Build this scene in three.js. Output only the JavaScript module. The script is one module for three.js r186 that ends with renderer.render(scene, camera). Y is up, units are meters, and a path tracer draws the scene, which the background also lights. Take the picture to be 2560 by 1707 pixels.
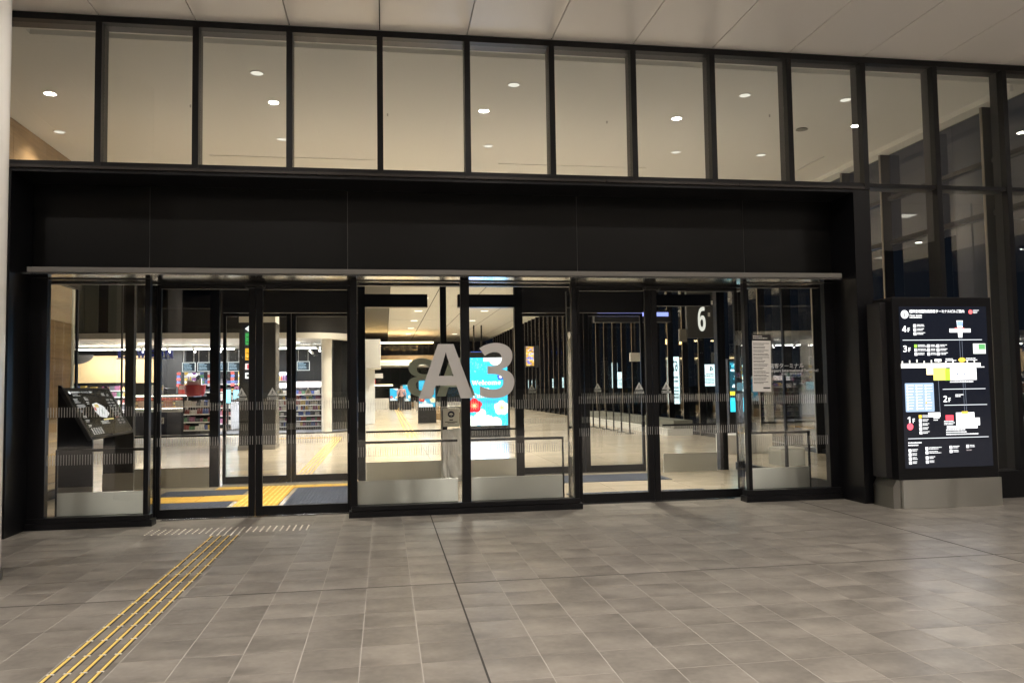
import * as THREE from 'three';
import { RoundedBoxGeometry } from 'three/addons/geometries/RoundedBoxGeometry.js';
import { mergeGeometries } from 'three/addons/utils/BufferGeometryUtils.js';
import { MarchingCubes } from 'three/addons/objects/MarchingCubes.js';
import { FontLoader } from 'three/addons/loaders/FontLoader.js';
import { TextGeometry } from 'three/addons/geometries/TextGeometry.js';
import { RectAreaLightUniformsLib } from 'three/addons/lights/RectAreaLightUniformsLib.js';

// ---------------------------------------------------------------- camera, sky, moon, exposure
const scene = new THREE.Scene();
const camera = new THREE.PerspectiveCamera(46.22, 1024 / 682, 0.1, 900);
{
  const yaw = 0.1581, pit = 0.0556, rol = -0.0147;
  const fw = new THREE.Vector3(Math.sin(yaw) * Math.cos(pit), Math.sin(pit), -Math.cos(yaw) * Math.cos(pit));
  const r = new THREE.Vector3().crossVectors(fw, new THREE.Vector3(0, 1, 0)).normalize();
  const u = new THREE.Vector3().crossVectors(r, fw);
  camera.position.set(3.0372, 1.5579, 9.082);
  camera.up.copy(u.multiplyScalar(Math.cos(rol)).addScaledVector(r, -Math.sin(rol)));
  camera.lookAt(camera.position.clone().add(fw));
}
const renderer = new THREE.WebGLRenderer({ antialias: true });
renderer.toneMapping = THREE.LinearToneMapping;
renderer.toneMappingExposure = 2.0;
renderer.shadowMap.enabled = true;
RectAreaLightUniformsLib.init();
{ // night sky: even, very dark blue
  const d = new Float32Array(64 * 32 * 4);
  for (let j = 0; j < 32; j++) for (let i = 0; i < 64; i++) d.set([0.0024, 0.0032, 0.0052, 1], (j * 64 + i) * 4);
  const t = new THREE.DataTexture(d, 64, 32, THREE.RGBAFormat, THREE.FloatType);
  t.mapping = THREE.EquirectangularReflectionMapping; t.magFilter = THREE.LinearFilter; t.needsUpdate = true;
  scene.background = t; scene.environment = t;
}
const moon = new THREE.DirectionalLight(0xfff2e0, 0.01);
moon.position.set(-20, 30, 40); moon.castShadow = true; moon.shadow.mapSize.set(2048, 2048); Object.assign(moon.shadow.camera, { left: -40, right: 40, top: 40, bottom: -40, near: 1, far: 160 }); scene.add(moon);

// ---------------------------------------------------------------- helpers
let seed = 7;
const rnd = () => { seed = (seed * 1664525 + 1013904223) >>> 0; return seed / 4294967296; };
const rr = (a, b) => a + (b - a) * rnd();
const used = new Map();
function numbered(n) { const k = used.get(n) || 0; used.set(n, k + 1); return k ? n + '_' + String(k).padStart(3, '0') : n; }
function thing(name, label, category, group, pos = [0, 0, 0], turn = 0) {
  const o = new THREE.Group(); o.name = numbered(name); o.position.set(...pos); o.rotation.y = turn;
  o.userData = { label, category }; if (group) o.userData.group = group; scene.add(o); return o;
}
function part(parent, name, geo, mat, label) {
  const m = new THREE.Mesh(geo, mat); m.name = name; m.castShadow = m.receiveShadow = true; parent.add(m);
  if (label) m.userData.label = label; return m;
}
function struct(name, geo, mat, label) {
  const m = geo ? new THREE.Mesh(geo, mat) : new THREE.Group(); m.name = name; m.castShadow = m.receiveShadow = true;
  m.userData = { kind: 'structure' }; if (label) m.userData.label = label; scene.add(m); return m;
}
function uvm(g) { // uv in metres from the dominant axis of each face
  if (g.index) g = g.toNonIndexed();
  const p = g.attributes.position, n = g.attributes.normal, uv = new Float32Array(p.count * 2);
  for (let i = 0; i < p.count; i++) {
    const ax = Math.abs(n.getX(i)), ay = Math.abs(n.getY(i)), az = Math.abs(n.getZ(i));
    let u, v;
    if (ay >= ax && ay >= az) { u = p.getX(i); v = p.getZ(i); } else if (ax >= az) { u = p.getZ(i); v = p.getY(i); } else { u = p.getX(i); v = p.getY(i); }
    uv[2 * i] = u; uv[2 * i + 1] = v;
  }
  g.setAttribute('uv', new THREE.BufferAttribute(uv, 2)); return g;
}
function bx(x0, x1, y0, y1, z0, z1) { const g = new THREE.BoxGeometry(x1 - x0, y1 - y0, z1 - z0); g.translate((x0 + x1) / 2, (y0 + y1) / 2, (z0 + z1) / 2); return uvm(g); }
function rb(x0, x1, y0, y1, z0, z1, r = 0.006, s = 2) { const g = new RoundedBoxGeometry(x1 - x0, y1 - y0, z1 - z0, s, r); g.translate((x0 + x1) / 2, (y0 + y1) / 2, (z0 + z1) / 2); return uvm(g); }
function cyl(r0, r1, y0, y1, x = 0, z = 0, n = 24) { const g = new THREE.CylinderGeometry(r1, r0, y1 - y0, n); g.translate(x, (y0 + y1) / 2, z); return g.toNonIndexed(); }
function rod(a, b, r, n = 8) {
  const A = new THREE.Vector3(...a), B = new THREE.Vector3(...b), g = new THREE.CylinderGeometry(r, r, A.distanceTo(B), n);
  g.applyQuaternion(new THREE.Quaternion().setFromUnitVectors(new THREE.Vector3(0, 1, 0), B.clone().sub(A).normalize()));
  g.translate((A.x + B.x) / 2, (A.y + B.y) / 2, (A.z + B.z) / 2); return g.toNonIndexed();
}
const plane = (x0, x1, y0, y1, z) => { const g = new THREE.PlaneGeometry(x1 - x0, y1 - y0); g.translate((x0 + x1) / 2, (y0 + y1) / 2, z); return g; };
const planeX = (x, y0, y1, z0, z1) => { const g = new THREE.PlaneGeometry(Math.abs(z1 - z0), y1 - y0); g.rotateY(Math.PI / 2); g.translate(x, (y0 + y1) / 2, (z0 + z1) / 2); return g; };
const merge = (l) => mergeGeometries(l.map((g) => { g = g.index ? g.toNonIndexed() : g; for (const k of Object.keys(g.attributes)) if (!['position', 'normal', 'uv'].includes(k)) g.deleteAttribute(k); return g; }));
// textures
function noise2(nx, ny, s) { // one octave of tiling value noise
  const g = new Float32Array(nx * ny); let q = s >>> 0;
  for (let i = 0; i < nx * ny; i++) { q = (q + 0x6d2b79f5) >>> 0; let t = Math.imul(q ^ (q >>> 15), 1 | q); t = (t + Math.imul(t ^ (t >>> 7), 61 | t)) ^ t; g[i] = ((t ^ (t >>> 14)) >>> 0) / 4294967296; }
  return (x, y) => {
    const xi = Math.floor(x), yi = Math.floor(y); let fx = x - xi, fy = y - yi; fx = fx * fx * (3 - 2 * fx); fy = fy * fy * (3 - 2 * fy);
    const a = ((xi % nx) + nx) % nx, b = (a + 1) % nx, c = ((yi % ny) + ny) % ny, d = (c + 1) % ny;
    return (g[c * nx + a] * (1 - fx) + g[c * nx + b] * fx) * (1 - fy) + (g[d * nx + a] * (1 - fx) + g[d * nx + b] * fx) * fy;
  };
}
function fbm(px, py, oct, s) { // noise on [0,1)^2 that tiles
  const f = []; for (let o = 0; o < oct; o++) f.push(noise2(px << o, py << o, s + o * 77));
  return (u, v) => { let a = 0, w = 0.5, t = 0; for (let o = 0; o < oct; o++) { a += w * f[o](u * (px << o), v * (py << o)); t += w; w *= 0.55; } return a / t; };
}
function tex(w, h, fn, srgb = true, rep = [1, 1]) {
  const d = new Uint8Array(w * h * 4);
  for (let j = 0; j < h; j++) for (let i = 0; i < w; i++) { const c = fn((i + 0.5) / w, (j + 0.5) / h, i, j); d[(j * w + i) * 4] = c[0]; d[(j * w + i) * 4 + 1] = c[1]; d[(j * w + i) * 4 + 2] = c[2]; d[(j * w + i) * 4 + 3] = 255; }
  const t = new THREE.DataTexture(d, w, h); t.wrapS = t.wrapT = THREE.RepeatWrapping; t.magFilter = THREE.LinearFilter; t.minFilter = THREE.LinearMipmapLinearFilter; t.generateMipmaps = true;
  if (srgb) t.colorSpace = THREE.SRGBColorSpace; t.repeat.set(...rep); t.needsUpdate = true; return t;
}
const g8 = (l) => { const c = Math.round(255 * Math.max(0, Math.min(1, l <= 0.0031308 ? 12.92 * l : 1.055 * Math.pow(l, 1 / 2.4) - 0.055))); return c; };
const lin = (r, g, b) => [g8(r), g8(g), g8(b)];
const col = (r, g, b) => new THREE.Color().setRGB(r, g === undefined ? r : g, b === undefined ? r : b);
const std = (c, rough = 0.5, metal = 0, extra = {}) => new THREE.MeshStandardMaterial({ color: Array.isArray(c) ? col(...c) : col(c), roughness: rough, metalness: metal, ...extra });
function canvas(w, h, draw, srgb = true) {
  const c = document.createElement('canvas'); c.width = w; c.height = h; const g = c.getContext('2d'); draw(g, w, h);
  const t = new THREE.CanvasTexture(c); if (srgb) t.colorSpace = THREE.SRGBColorSpace; return t;
}
const glow = (c, k) => new THREE.MeshStandardMaterial({ color: col(0.02), emissive: Array.isArray(c) ? col(...c) : col(c), emissiveIntensity: k, roughness: 0.6 });
const screenMat = (map, k, rough = 0.25) => new THREE.MeshStandardMaterial({ color: 0x050505, emissive: 0xffffff, emissiveMap: map, emissiveIntensity: k, roughness: rough });
function spot(x, y, z, cd, angle, color = 0xfff1dc, pen = 0.7, r = 3, parent = scene) {
  const l = new THREE.SpotLight(color, cd, 0, angle, pen, 2); l.position.set(x, y, z); l.target.position.set(x, y - 3, z); l.castShadow = true; l.shadow.radius = r; parent.add(l); parent.add(l.target); return l;
}
function rect(x, y, z, w, h, k, color, dir) { const l = new THREE.RectAreaLight(color, k, w, h); l.position.set(x, y, z); l.lookAt(x + dir[0], y + dir[1], z + dir[2]); scene.add(l); return l; }

// ---------------------------------------------------------------- CJK strokes (no font has them)
const GL = {
  福: '10,8 22,18|4,28 34,28 6,66|20,46 20,96|30,52 38,62|44,8 96,8|52,20 90,20 90,38 52,38 52,20|46,50 94,50 94,94 46,94 46,50|46,72 94,72|70,50 70,94',
  岡: '10,10 10,96|10,10 90,10 90,94|30,24 36,36|70,22 62,36|24,42 76,42|50,42 50,80|30,56 30,82 70,82 70,56',
  空: '50,2 50,14|8,30 8,16 92,16 92,30|36,22 14,48|62,22 62,38 88,42|22,58 78,58|50,58 50,92|10,92 90,92',
  港: '8,8 20,18|4,34 16,44|6,94 22,62|30,18 96,18|28,40 98,40|46,4 46,40|78,4 78,40|48,40 30,60|76,40 98,60|46,56 78,56 78,72 46,72|46,56 46,92 90,92 90,80',
  国: '8,8 92,8 92,94 8,94 8,8|26,26 74,26|26,50 74,50|24,78 78,78|50,26 50,78|64,58 70,66',
  際: '8,6 8,98|8,8 30,8 20,34 32,58 12,68|40,20 62,14 40,44|70,10 92,14 66,44|48,28 56,34|36,52 96,52|46,66 90,66|68,66 68,96|50,74 42,90|84,74 94,90',
  線: '20,4 8,22 24,26 6,48 34,46|20,48 20,96|8,64 4,84|30,62 36,80|68,2 60,14|46,14 90,14 90,44 46,44 46,14|46,28 90,28|68,44 68,94 58,90|40,58 56,58 40,84|94,54 74,66 98,92',
  旅: '26,2 26,16|4,18 46,18|20,18 16,60 4,94|20,42 42,42 38,92 28,86|60,4 50,26|58,14 96,14|92,28 54,42|58,38 58,92 70,84|72,36 78,66 98,92|92,50 78,60',
  客: '50,0 50,10|8,28 8,14 92,14 92,28|40,20 14,44|38,30 72,30 44,52 6,64|40,38 60,52 96,62|30,66 72,66 72,94 30,94 30,66',
  タ: '42,4 10,50|40,18 84,18 66,60 20,96|34,40 66,62',
  ー: '8,50 92,50', ミ: '20,12 80,26|22,40 76,54|14,70 84,90', ナ: '8,32 92,32|52,6 52,50 22,96', ル: '30,10 28,60 8,92|60,8 60,88 94,56',
  ビ: '20,10 20,84 84,84|20,46 78,30|76,4 84,14|90,2 98,12', ご: '24,20 70,20|14,60 20,84 84,84|76,4 84,14|90,2 98,12',
  案: '50,0 50,10|10,24 10,12 90,12 90,24|8,34 92,34|46,20 30,48 78,60|70,34 22,60|8,66 92,66|50,54 50,98|44,68 12,94|56,68 90,94',
  内: '50,2 50,24|12,24 12,96|12,24 88,24 88,94 76,88|50,24 26,66|50,34 74,66',
  미: '10,20 50,20 50,80 10,80 10,20|78,4 78,96', 널: '14,6 14,40 52,40|54,22 76,22|76,2 76,46|24,56 76,56 76,72 24,72 24,92 80,92',
  际: '8,6 8,98|8,8 30,8 20,34 32,58 12,68|44,14 90,14|38,38 96,38|68,38 68,92 58,88|50,54 42,78|84,54 94,78', 航: '26,2 18,14|10,16 10,94|10,16 40,16 40,92|2,52 48,52|24,26 26,38|24,62 26,76|70,2 74,12|54,18 96,18|64,36 62,70 52,94|64,36 84,36 84,92 96,92 96,80',
  站: '22,2 26,14|4,22 46,22|14,36 18,70|36,34 30,74|2,84 48,78|70,4 70,50|70,26 96,26|54,52 92,52 92,92 54,92 54,52', 楼: '20,2 20,98|4,26 38,26|20,36 4,66|24,40 38,56|68,2 68,46|50,22 92,22|56,6 62,16|84,6 76,16|66,30 50,48|72,30 92,48|46,62 96,62|64,50 54,78 88,94|84,62 74,84 50,96',
};
function cjk(g, s, x, y, h, lw = 0.1, pitch = 1.04) { // y is the top
  g.lineWidth = Math.max(1, h * lw); g.lineCap = 'round'; g.lineJoin = 'round';
  for (const ch of s) {
    const d = GL[ch];
    if (d) for (const st of d.split('|')) { g.beginPath(); st.split(' ').forEach((q, i) => { const [a, b] = q.split(',').map(Number); const X = x + (a / 100) * h * 0.94, Y = y + (b / 100) * h * 0.94; i ? g.lineTo(X, Y) : g.moveTo(X, Y); }); g.stroke(); }
    x += h * pitch;
  }
  return x;
}
// rows of illegible small print, as short ink runs
function smallPrint(g, x, y, w, h, n, R, fill) { g.fillStyle = fill; for (let i = 0; i < n; i++) { let X = x; const e = x + w * (0.55 + 0.45 * R()); const lh = (h / n) * 0.5; while (X < e) { const q = lh * (0.5 + 1.2 * R()); g.fillRect(X, y + (i * h) / n, Math.min(q, e - X), lh); X += q + lh * 0.35; } } }

// ---------------------------------------------------------------- materials
const fl1 = fbm(6, 14, 5, 11), fl2 = fbm(3, 5, 4, 91), flf = fbm(96, 96, 2, 5);
const tileTex = tex(1024, 1024, (u, v) => { let a = fl1(u, v), b = fl2(u, v), f = flf(u, v); let k = 0.72 + 0.5 * (a - 0.5) * 1.5 + 0.3 * (b - 0.5) + 0.16 * (f - 0.5); k = Math.max(0.32, k); return lin(0.31 * k, 0.285 * k, 0.25 * k); }, true, [1 / 2.7, 1 / 2.7]);
const tileRough = tex(512, 512, (u, v) => { const a = fl1(v, u), f = flf(v, u); const k = 255 * Math.max(0.1, Math.min(1, 0.64 + 0.26 * (a - 0.5) + 0.08 * (f - 0.5))); return [k, k, k]; }, false, [1 / 1.9, 1 / 1.9]);
const tileMats = [0.97, 1.0, 1.03, 1.07].map((k) => new THREE.MeshStandardMaterial({ map: tileTex, color: col(k), roughnessMap: tileRough, roughness: 0.52, bumpMap: tileRough, bumpScale: 0.0006 }));
const fine = fbm(64, 64, 3, 42), coarse = fbm(4, 4, 4, 17);
const fineT = tex(512, 512, (u, v) => { const k = 255 * (0.5 * fine(u, v) + 0.5 * coarse(u, v)); return [k, k, k]; }, false);
const M = {};
const phys = (c, rough, spec, extra = {}) => new THREE.MeshPhysicalMaterial({ color: col(...c), roughness: rough, specularIntensity: spec, ...extra });
M.black = phys([0.006, 0.006, 0.0075], 0.36, 0.7);
M.frame = phys([0.006, 0.006, 0.0075], 0.4, 0.6);
M.frameBrown = std([0.05, 0.044, 0.04], 0.4, 0.5);
M.header = phys([0.0025, 0.0025, 0.0025], 0.38, 0.65, { bumpMap: fineT, bumpScale: 0.0006 });
M.lip = std([0.19, 0.18, 0.165], 0.5, 0.3);
M.seam = std([0.13, 0.125, 0.12], 0.5, 0.2);
M.grout = std([0.44, 0.415, 0.375], 0.9);
M.darkJoint = std([0.045, 0.042, 0.038], 0.8);
M.soffit = std([0.88, 0.845, 0.81], 0.4, 0.2, { bumpMap: fineT, bumpScale: 0.0004 });
M.void = std(0.01, 0.9); M.finEdge = std([0.3, 0.26, 0.22], 0.4, 0.5);
M.plaster = std([0.72, 0.715, 0.68], 0.75, 0, { bumpMap: fineT, bumpScale: 0.001 });
M.slot = std([0.2, 0.2, 0.17], 0.8);
M.white = std([0.74, 0.72, 0.68], 0.45);
M.whiteGloss = std([0.84, 0.82, 0.78], 0.22);
M.dark = std([0.018, 0.017, 0.018], 0.45);
M.charcoal = std([0.026, 0.025, 0.026], 0.55);
M.navy = std([0.014, 0.016, 0.03], 0.5);
M.glass = new THREE.MeshPhysicalMaterial({ color: col(0.93, 0.95, 0.93), transmission: 1, thickness: 0, roughness: 0, ior: 1.74 });
M.glassGreen = new THREE.MeshPhysicalMaterial({ color: col(0.86, 0.91, 0.88), transmission: 1, thickness: 0, roughness: 0, ior: 1.75 });
const brush = tex(64, 1024, (u, v, i, j) => { const q = Math.abs(Math.sin(j * 12.9898) * 43758.5453) % 1; const k = 150 + 60 * q; return [k, k, k]; }, false, [1, 2]);
const wv = fbm(4, 1, 3, 29), warp = tex(512, 32, (u) => { const k = 255 * wv(u, 0.5); return [k, k, k]; }, false, [0.45, 1]);
M.steel = new THREE.MeshPhysicalMaterial({ color: col(0.78, 0.78, 0.73), metalness: 1, roughness: 0.38, anisotropy: 1, anisotropyRotation: Math.PI / 2, bumpMap: warp, bumpScale: 0.012 });
M.steelDark = new THREE.MeshPhysicalMaterial({ color: col(0.4, 0.39, 0.36), metalness: 1, roughness: 0.42, anisotropy: 0.95, anisotropyRotation: Math.PI / 2 });
M.chrome = std([0.6, 0.6, 0.6], 0.25, 1);
M.yellow = std([0.72, 0.42, 0.06], 0.55);
M.yellowBar = std([0.88, 0.64, 0.17], 0.4);
M.stud = std([0.85, 0.82, 0.72], 0.3, 0.4);
M.film = std([0.6, 0.585, 0.565], 0.55);
M.filmBack = std([0.5, 0.58, 0.52], 0.55);
M.dash = std([0.45, 0.45, 0.44], 0.6);
const woodN = fbm(2, 40, 4, 31), woodN2 = fbm(4, 6, 3, 71);
const woodTex = tex(512, 512, (u, v) => { const k = 0.7 + 0.45 * (woodN(u, v) - 0.5) + 0.3 * (woodN2(u, v) - 0.5); return lin(0.46 * k, 0.3 * k, 0.15 * k); }, true, [0.5, 0.5]);
M.wood = std(1, 0.22, 0, { map: woodTex });
M.woodMatte = std(1, 0.6, 0, { map: woodTex });
const hf1 = fbm(3, 24, 4, 61), hf2 = fbm(5, 8, 4, 3);
const hallTex = tex(1024, 1024, (u, v) => { const k = 0.86 + 0.34 * (hf1(u, v) - 0.5) + 0.22 * (hf2(u, v) - 0.5); return lin(0.59 * k, 0.51 * k, 0.395 * k); }, true, [1 / 2.4, 1 / 2.4]);
M.hall = std(1, 0.2, 0, { map: hallTex });
M.mat = std([0.045, 0.055, 0.085], 0.95);
M.matRib = std([0.13, 0.15, 0.2], 0.95);

// ---------------------------------------------------------------- main levels
const ZF = -0.4, HC = 5.806, MOD = 1.044, MX = (i) => -0.134 + MOD * i, XR = 12.45, XL = -2.66;

// ---------------------------------------------------------------- ground outdoors: tiles one by one near the camera
{
  const g = struct('ground', null, null, 'night-dark plain ground reaching to the horizon');
  part(g, 'asphalt', bx(-400, 400, -0.3, -0.03, 14.02, 400), std([0.05, 0.05, 0.052], 0.85));
  part(g, 'side_asphalt', bx(20.02, 400, -0.3, -0.03, -400, 14), std([0.05, 0.05, 0.052], 0.85));
  part(g, 'left_asphalt', bx(-400, -16.02, -0.3, -0.03, -400, 14), std([0.05, 0.05, 0.052], 0.85));
  const paving = struct('paving', null, null, 'taupe porcelain tile paving in front of the entrance');
  part(paving, 'grout_bed', bx(-16, 20, -0.3, -0.0012, -1.4, 14), M.grout);
  const TW = 0.3433, TD = 0.361, X0 = 3.5752, Z0 = 2.6313;
  const gap = 0.0055, gapZ = 0.005, vars = [], list = [];
  for (let k = 0; k < 10; k++) {
    const b = new THREE.BoxGeometry(TW - gap, 0.012, TD - gapZ); b.translate(0, -0.006, 0); const t = uvm(b), u = t.attributes.uv, ox = rnd() * 2.7, oz = rnd() * 2.7;
    for (let i = 0; i < u.count; i++) u.setXY(i, u.getX(i) + ox, u.getY(i) + oz); vars.push(t);
  }
  const cam = camera.position, rest = [[], [], [], []];
  camera.updateMatrixWorld(); camera.updateProjectionMatrix();
  const v = new THREE.Vector3();
  for (let i = -46; i < 45; i++) for (let k = -11; k < 31; k++) {
    const x = X0 + (i + 0.5) * TW, z = Z0 + (k + 0.5) * TD;
    if (z < -1.3) continue;
    v.set(x, 0, z).project(camera); const inView = z < 8.3 && Math.abs(v.x) < 1.06 && Math.abs(v.y) < 1.06;
    list.push({ x, z, i, k, d: inView ? Math.hypot(x - cam.x, z - cam.z) : 99 });
  }
  list.sort((a, b) => a.d - b.d);
  list.forEach((t, n) => {
    const gv = vars[Math.floor(rnd() * 10)], mi = Math.min(3, Math.floor(rnd() * 4));
    if (n < 300 && t.d < 90) { const m = part(paving, 'tile', gv, tileMats[mi]); m.position.set(t.x, rr(-0.0004, 0.0004), t.z); }
    else { const c = gv.clone(); c.translate(t.x, rr(-0.0004, 0.0004), t.z); rest[mi].push(c); }
  });
  rest.forEach((l, i) => { const m = part(paving, 'far_tiles', mergeGeometries(l), tileMats[i]); m.userData.kind = 'stuff'; });
  // dark movement joints
  for (const i of [0, 14, -14]) part(paving, 'movement_joint', bx(X0 + i * TW - 0.006, X0 + i * TW + 0.006, -0.01, 0.0012, -1.3, 12), M.darkJoint);
  part(paving, 'movement_joint', bx(-12, 18, -0.01, 0.0013, Z0 - 0.004, Z0 + 0.004), M.darkJoint);
}
// ---------------------------------------------------------------- tactile strip
{
  const t = thing('tactile_strip', 'row of four yellow guide bars with metal studs across the paving', 'tactile paving');
  const xs = [1.2, 1.287, 1.373, 1.46];
  for (const x of xs) for (let z = 0.02; z < 6; z += 0.3) {
    const b = part(t, 'guide_bar', rb(x - 0.0085, x + 0.0085, 0, 0.007, z + 0.012, z + 0.29, 0.003, 1), M.yellowBar);
    part(b, 'bar_edge', bx(x - 0.016, x + 0.016, 0, 0.0025, z + 0.008, z + 0.294), M.darkJoint);
    part(t, 'clip', rb(x - 0.02, x + 0.02, 0, 0.0045, z - 0.008, z + 0.008, 0.002, 1), M.stud);
  }
  const st = [], sg = new THREE.CylinderGeometry(0.007, 0.011, 0.006, 8);
  for (let i = 0; i < 25; i++) for (let k = 0; k < 5; k++) { const c = sg.clone(); c.translate(0.45 + i * 0.0715, 0.003, -0.47 + k * 0.072 + (i - 12) * 0.003); st.push(c); }
  for (let i = 0; i < 5; i++) for (let k = 0; k < 3; k++) { const c = sg.clone(); c.translate(1.17 + i * 0.0715, 0.003, -0.12 + k * 0.05); st.push(c); }
  const s = part(t, 'warning_studs', merge(st), M.stud); s.userData.kind = 'stuff';
}
// ---------------------------------------------------------------- soffit panels and its lamps
{
  const s = struct('soffit', null, null, 'satin grey metal panel soffit over the entrance');
  part(s, 'deck', bx(-16, 20, HC + 0.05, HC + 0.3, -0.46, 14), M.void);
  for (let i = -15; i < 19; i++) part(s, 'soffit_panel', bx(MX(i) + 0.006, MX(i + 1) - 0.006, HC, HC + 0.045, ZF + 0.06, 13.9), M.soffit);
  const names = ['over the tactile strip end of the row', 'second from the white column', 'above the middle of the entrance', 'right of the entrance middle', 'above the floor guide board', 'beyond the floor guide board'];
  const lamp = (x, z, label, cd, grp) => {
    const l = thing('soffit_downlight', label, 'downlight', grp, [x, HC, z]);
    part(l, 'trim_ring', new THREE.TorusGeometry(0.085, 0.008, 8, 28).rotateX(Math.PI / 2), M.white);
    part(l, 'lens', cyl(0.078, 0.078, -0.006, -0.001), glow([1, 0.95, 0.86], 90));
    spot(0, -0.03, 0, cd, 1.25, 0xfff5ec, 0.9, 4, l);
  };
  [-1.65, 1.43, 4.57, 7.69, 10.82, 13.95].forEach((x, i) => lamp(x, 2.16, 'round recessed downlight in the soffit, ' + names[i], 12, 'soffit downlights in front of the facade'));
  [-1.65, 1.43, 4.57, 7.69, 10.82, 13.95].forEach((x) => lamp(x, 7.4, 'round recessed downlight in the soffit behind the viewpoint', 14, 'soffit downlights behind the viewpoint'));
  [-4.8, -1.65, 1.43, 4.57, 7.69, 10.82, 13.95, 17.1, 19.4].forEach((x) => lamp(x, 12.4, 'round recessed downlight at the kerb edge of the soffit behind the viewpoint', 105, 'soffit downlights at the kerb edge'));
}
// ---------------------------------------------------------------- white columns outdoors
{
  const mk = (x, z, label) => { const c = thing('round_column', label, 'column', null, [x, 0, z]); part(c, 'shaft', cyl(0.37, 0.37, 0.08, HC - 0.002, 0, 0, 64), M.whiteGloss); part(c, 'base_ring', cyl(0.385, 0.385, 0, 0.08, 0, 0, 64), M.steelDark); };
  mk(-0.525, 1.77, 'white round column at the left edge of the picture'); mk(12.75, 1.77, 'white round column right of the picture beyond the floor guide board');
}
// ---------------------------------------------------------------- curtain wall
const cw = thing('curtain_wall', 'dark framed glass curtain wall over and beside the black entrance', 'glass wall');
{
  const mi = []; for (let i = -2; i <= 12; i++) mi.push(i);
  for (const i of mi) {
    const x = MX(i), low = x > 9.5, y0 = low ? 0.35 : (i === 9 ? 0.35 : 4.09);
    const yy = i === 9 ? 4.045 : y0;
    const m = part(cw, 'mullion', merge([bx(x - 0.035, x + 0.035, yy, HC - 0.075, ZF - 0.03, ZF + 0.05), bx(x - 0.03, x + 0.03, yy, HC - 0.075, ZF - 0.19, ZF - 0.03)]), M.frame);
    m.userData.label = low ? 'tall mullion running from base to soffit' : undefined; if (!low) delete m.userData.label;
  }
  part(cw, 'top_rail', bx(XL, XR, HC - 0.075, HC - 0.002, ZF - 0.2, ZF + 0.052), M.frame);
  part(cw, 'sill_rail', bx(XL, 9.21, 4.075, 4.13, ZF - 0.2, ZF + 0.045), M.frame);
  for (let k = 0; k < 6; k++) part(cw, 'flashing', bx(-1.2 + k * 1.735 + 0.004, -1.2 + (k + 1) * 1.735 - 0.004, 4.042, 4.073, ZF - 0.2, ZF + 0.085), M.frameBrown);
  part(cw, 'transom', bx(9.21, XR, 4.08, 4.13, ZF - 0.2, ZF + 0.03), M.frame);
  part(cw, 'plinth', bx(9.21, XR + 0.2, 0, 0.35, ZF - 0.2, ZF + 0.06), M.black);
  for (let i = -3; i < 12; i++) {
    const a = Math.max(MX(i), XL) + 0.036, b = Math.min(MX(i + 1), XR) - 0.036;
    part(cw, 'glass_pane', plane(a, b, 4.13, HC - 0.075, ZF), M.glass);
    if (a > 9.2) part(cw, 'lower_pane', plane(a, b, 0.35, 4.08, ZF), M.glass);
  }
}
// ---------------------------------------------------------------- black entrance portal
const portal = thing('entrance_portal', 'deep matt black portal frame round the entrance doors', 'portal');
{
  part(portal, 'jamb', bx(-1.4, -1.01, 0, 4.04, -0.98, -0.34), M.black);
  part(portal, 'jamb', bx(9.05, 9.21, 0, 4.04, -0.98, -0.34), M.black);
  part(portal, 'jamb_cover', bx(9.212, 9.3, 0, 4.04, -0.6, -0.37), M.black);
  part(portal, 'lintel_soffit', bx(-1.01, 9.05, 4.0, 4.04, -0.98, -0.34), M.black);
  const sx = [-1.01, 0.28, 2.59, 5.5, 7.79, 9.05];
  for (let i = 0; i < 5; i++) part(portal, 'header_panel', rb(sx[i] + 0.003, sx[i + 1] - 0.003, 2.97, 4.0, -0.94, -0.9, 0.003, 1), M.header);
  part(portal, 'header_backing', bx(-1.009, 9.049, 2.971, 3.999, -0.97, -0.908), M.seam);
  part(portal, 'canopy_lip', rb(-0.9, 8.95, 2.905, 2.965, -0.96, -0.5, 0.006), M.lip);
  part(portal, 'lip_underside', bx(-0.98, 9.02, 2.886, 2.9035, -1.199, -0.52), std([0.62, 0.6, 0.56], 0.16, 1));
  part(portal, 'track_box', bx(-1.0, 9.04, 2.862, 2.929, -1.3, -1.2), M.black);
  part(portal, 'vestibule_roof', bx(-1.9, 9.35, 3.34, 3.4, -4.9, -0.98), M.dark); part(portal, 'roof_board', bx(-1.9, 9.35, 3.402, 3.46, -4.9, -0.98), M.white);
  part(portal, 'head_box', bx(-1.3, 9.35, 2.93, 3.34, -1.3, -0.985), M.dark);
}
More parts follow.
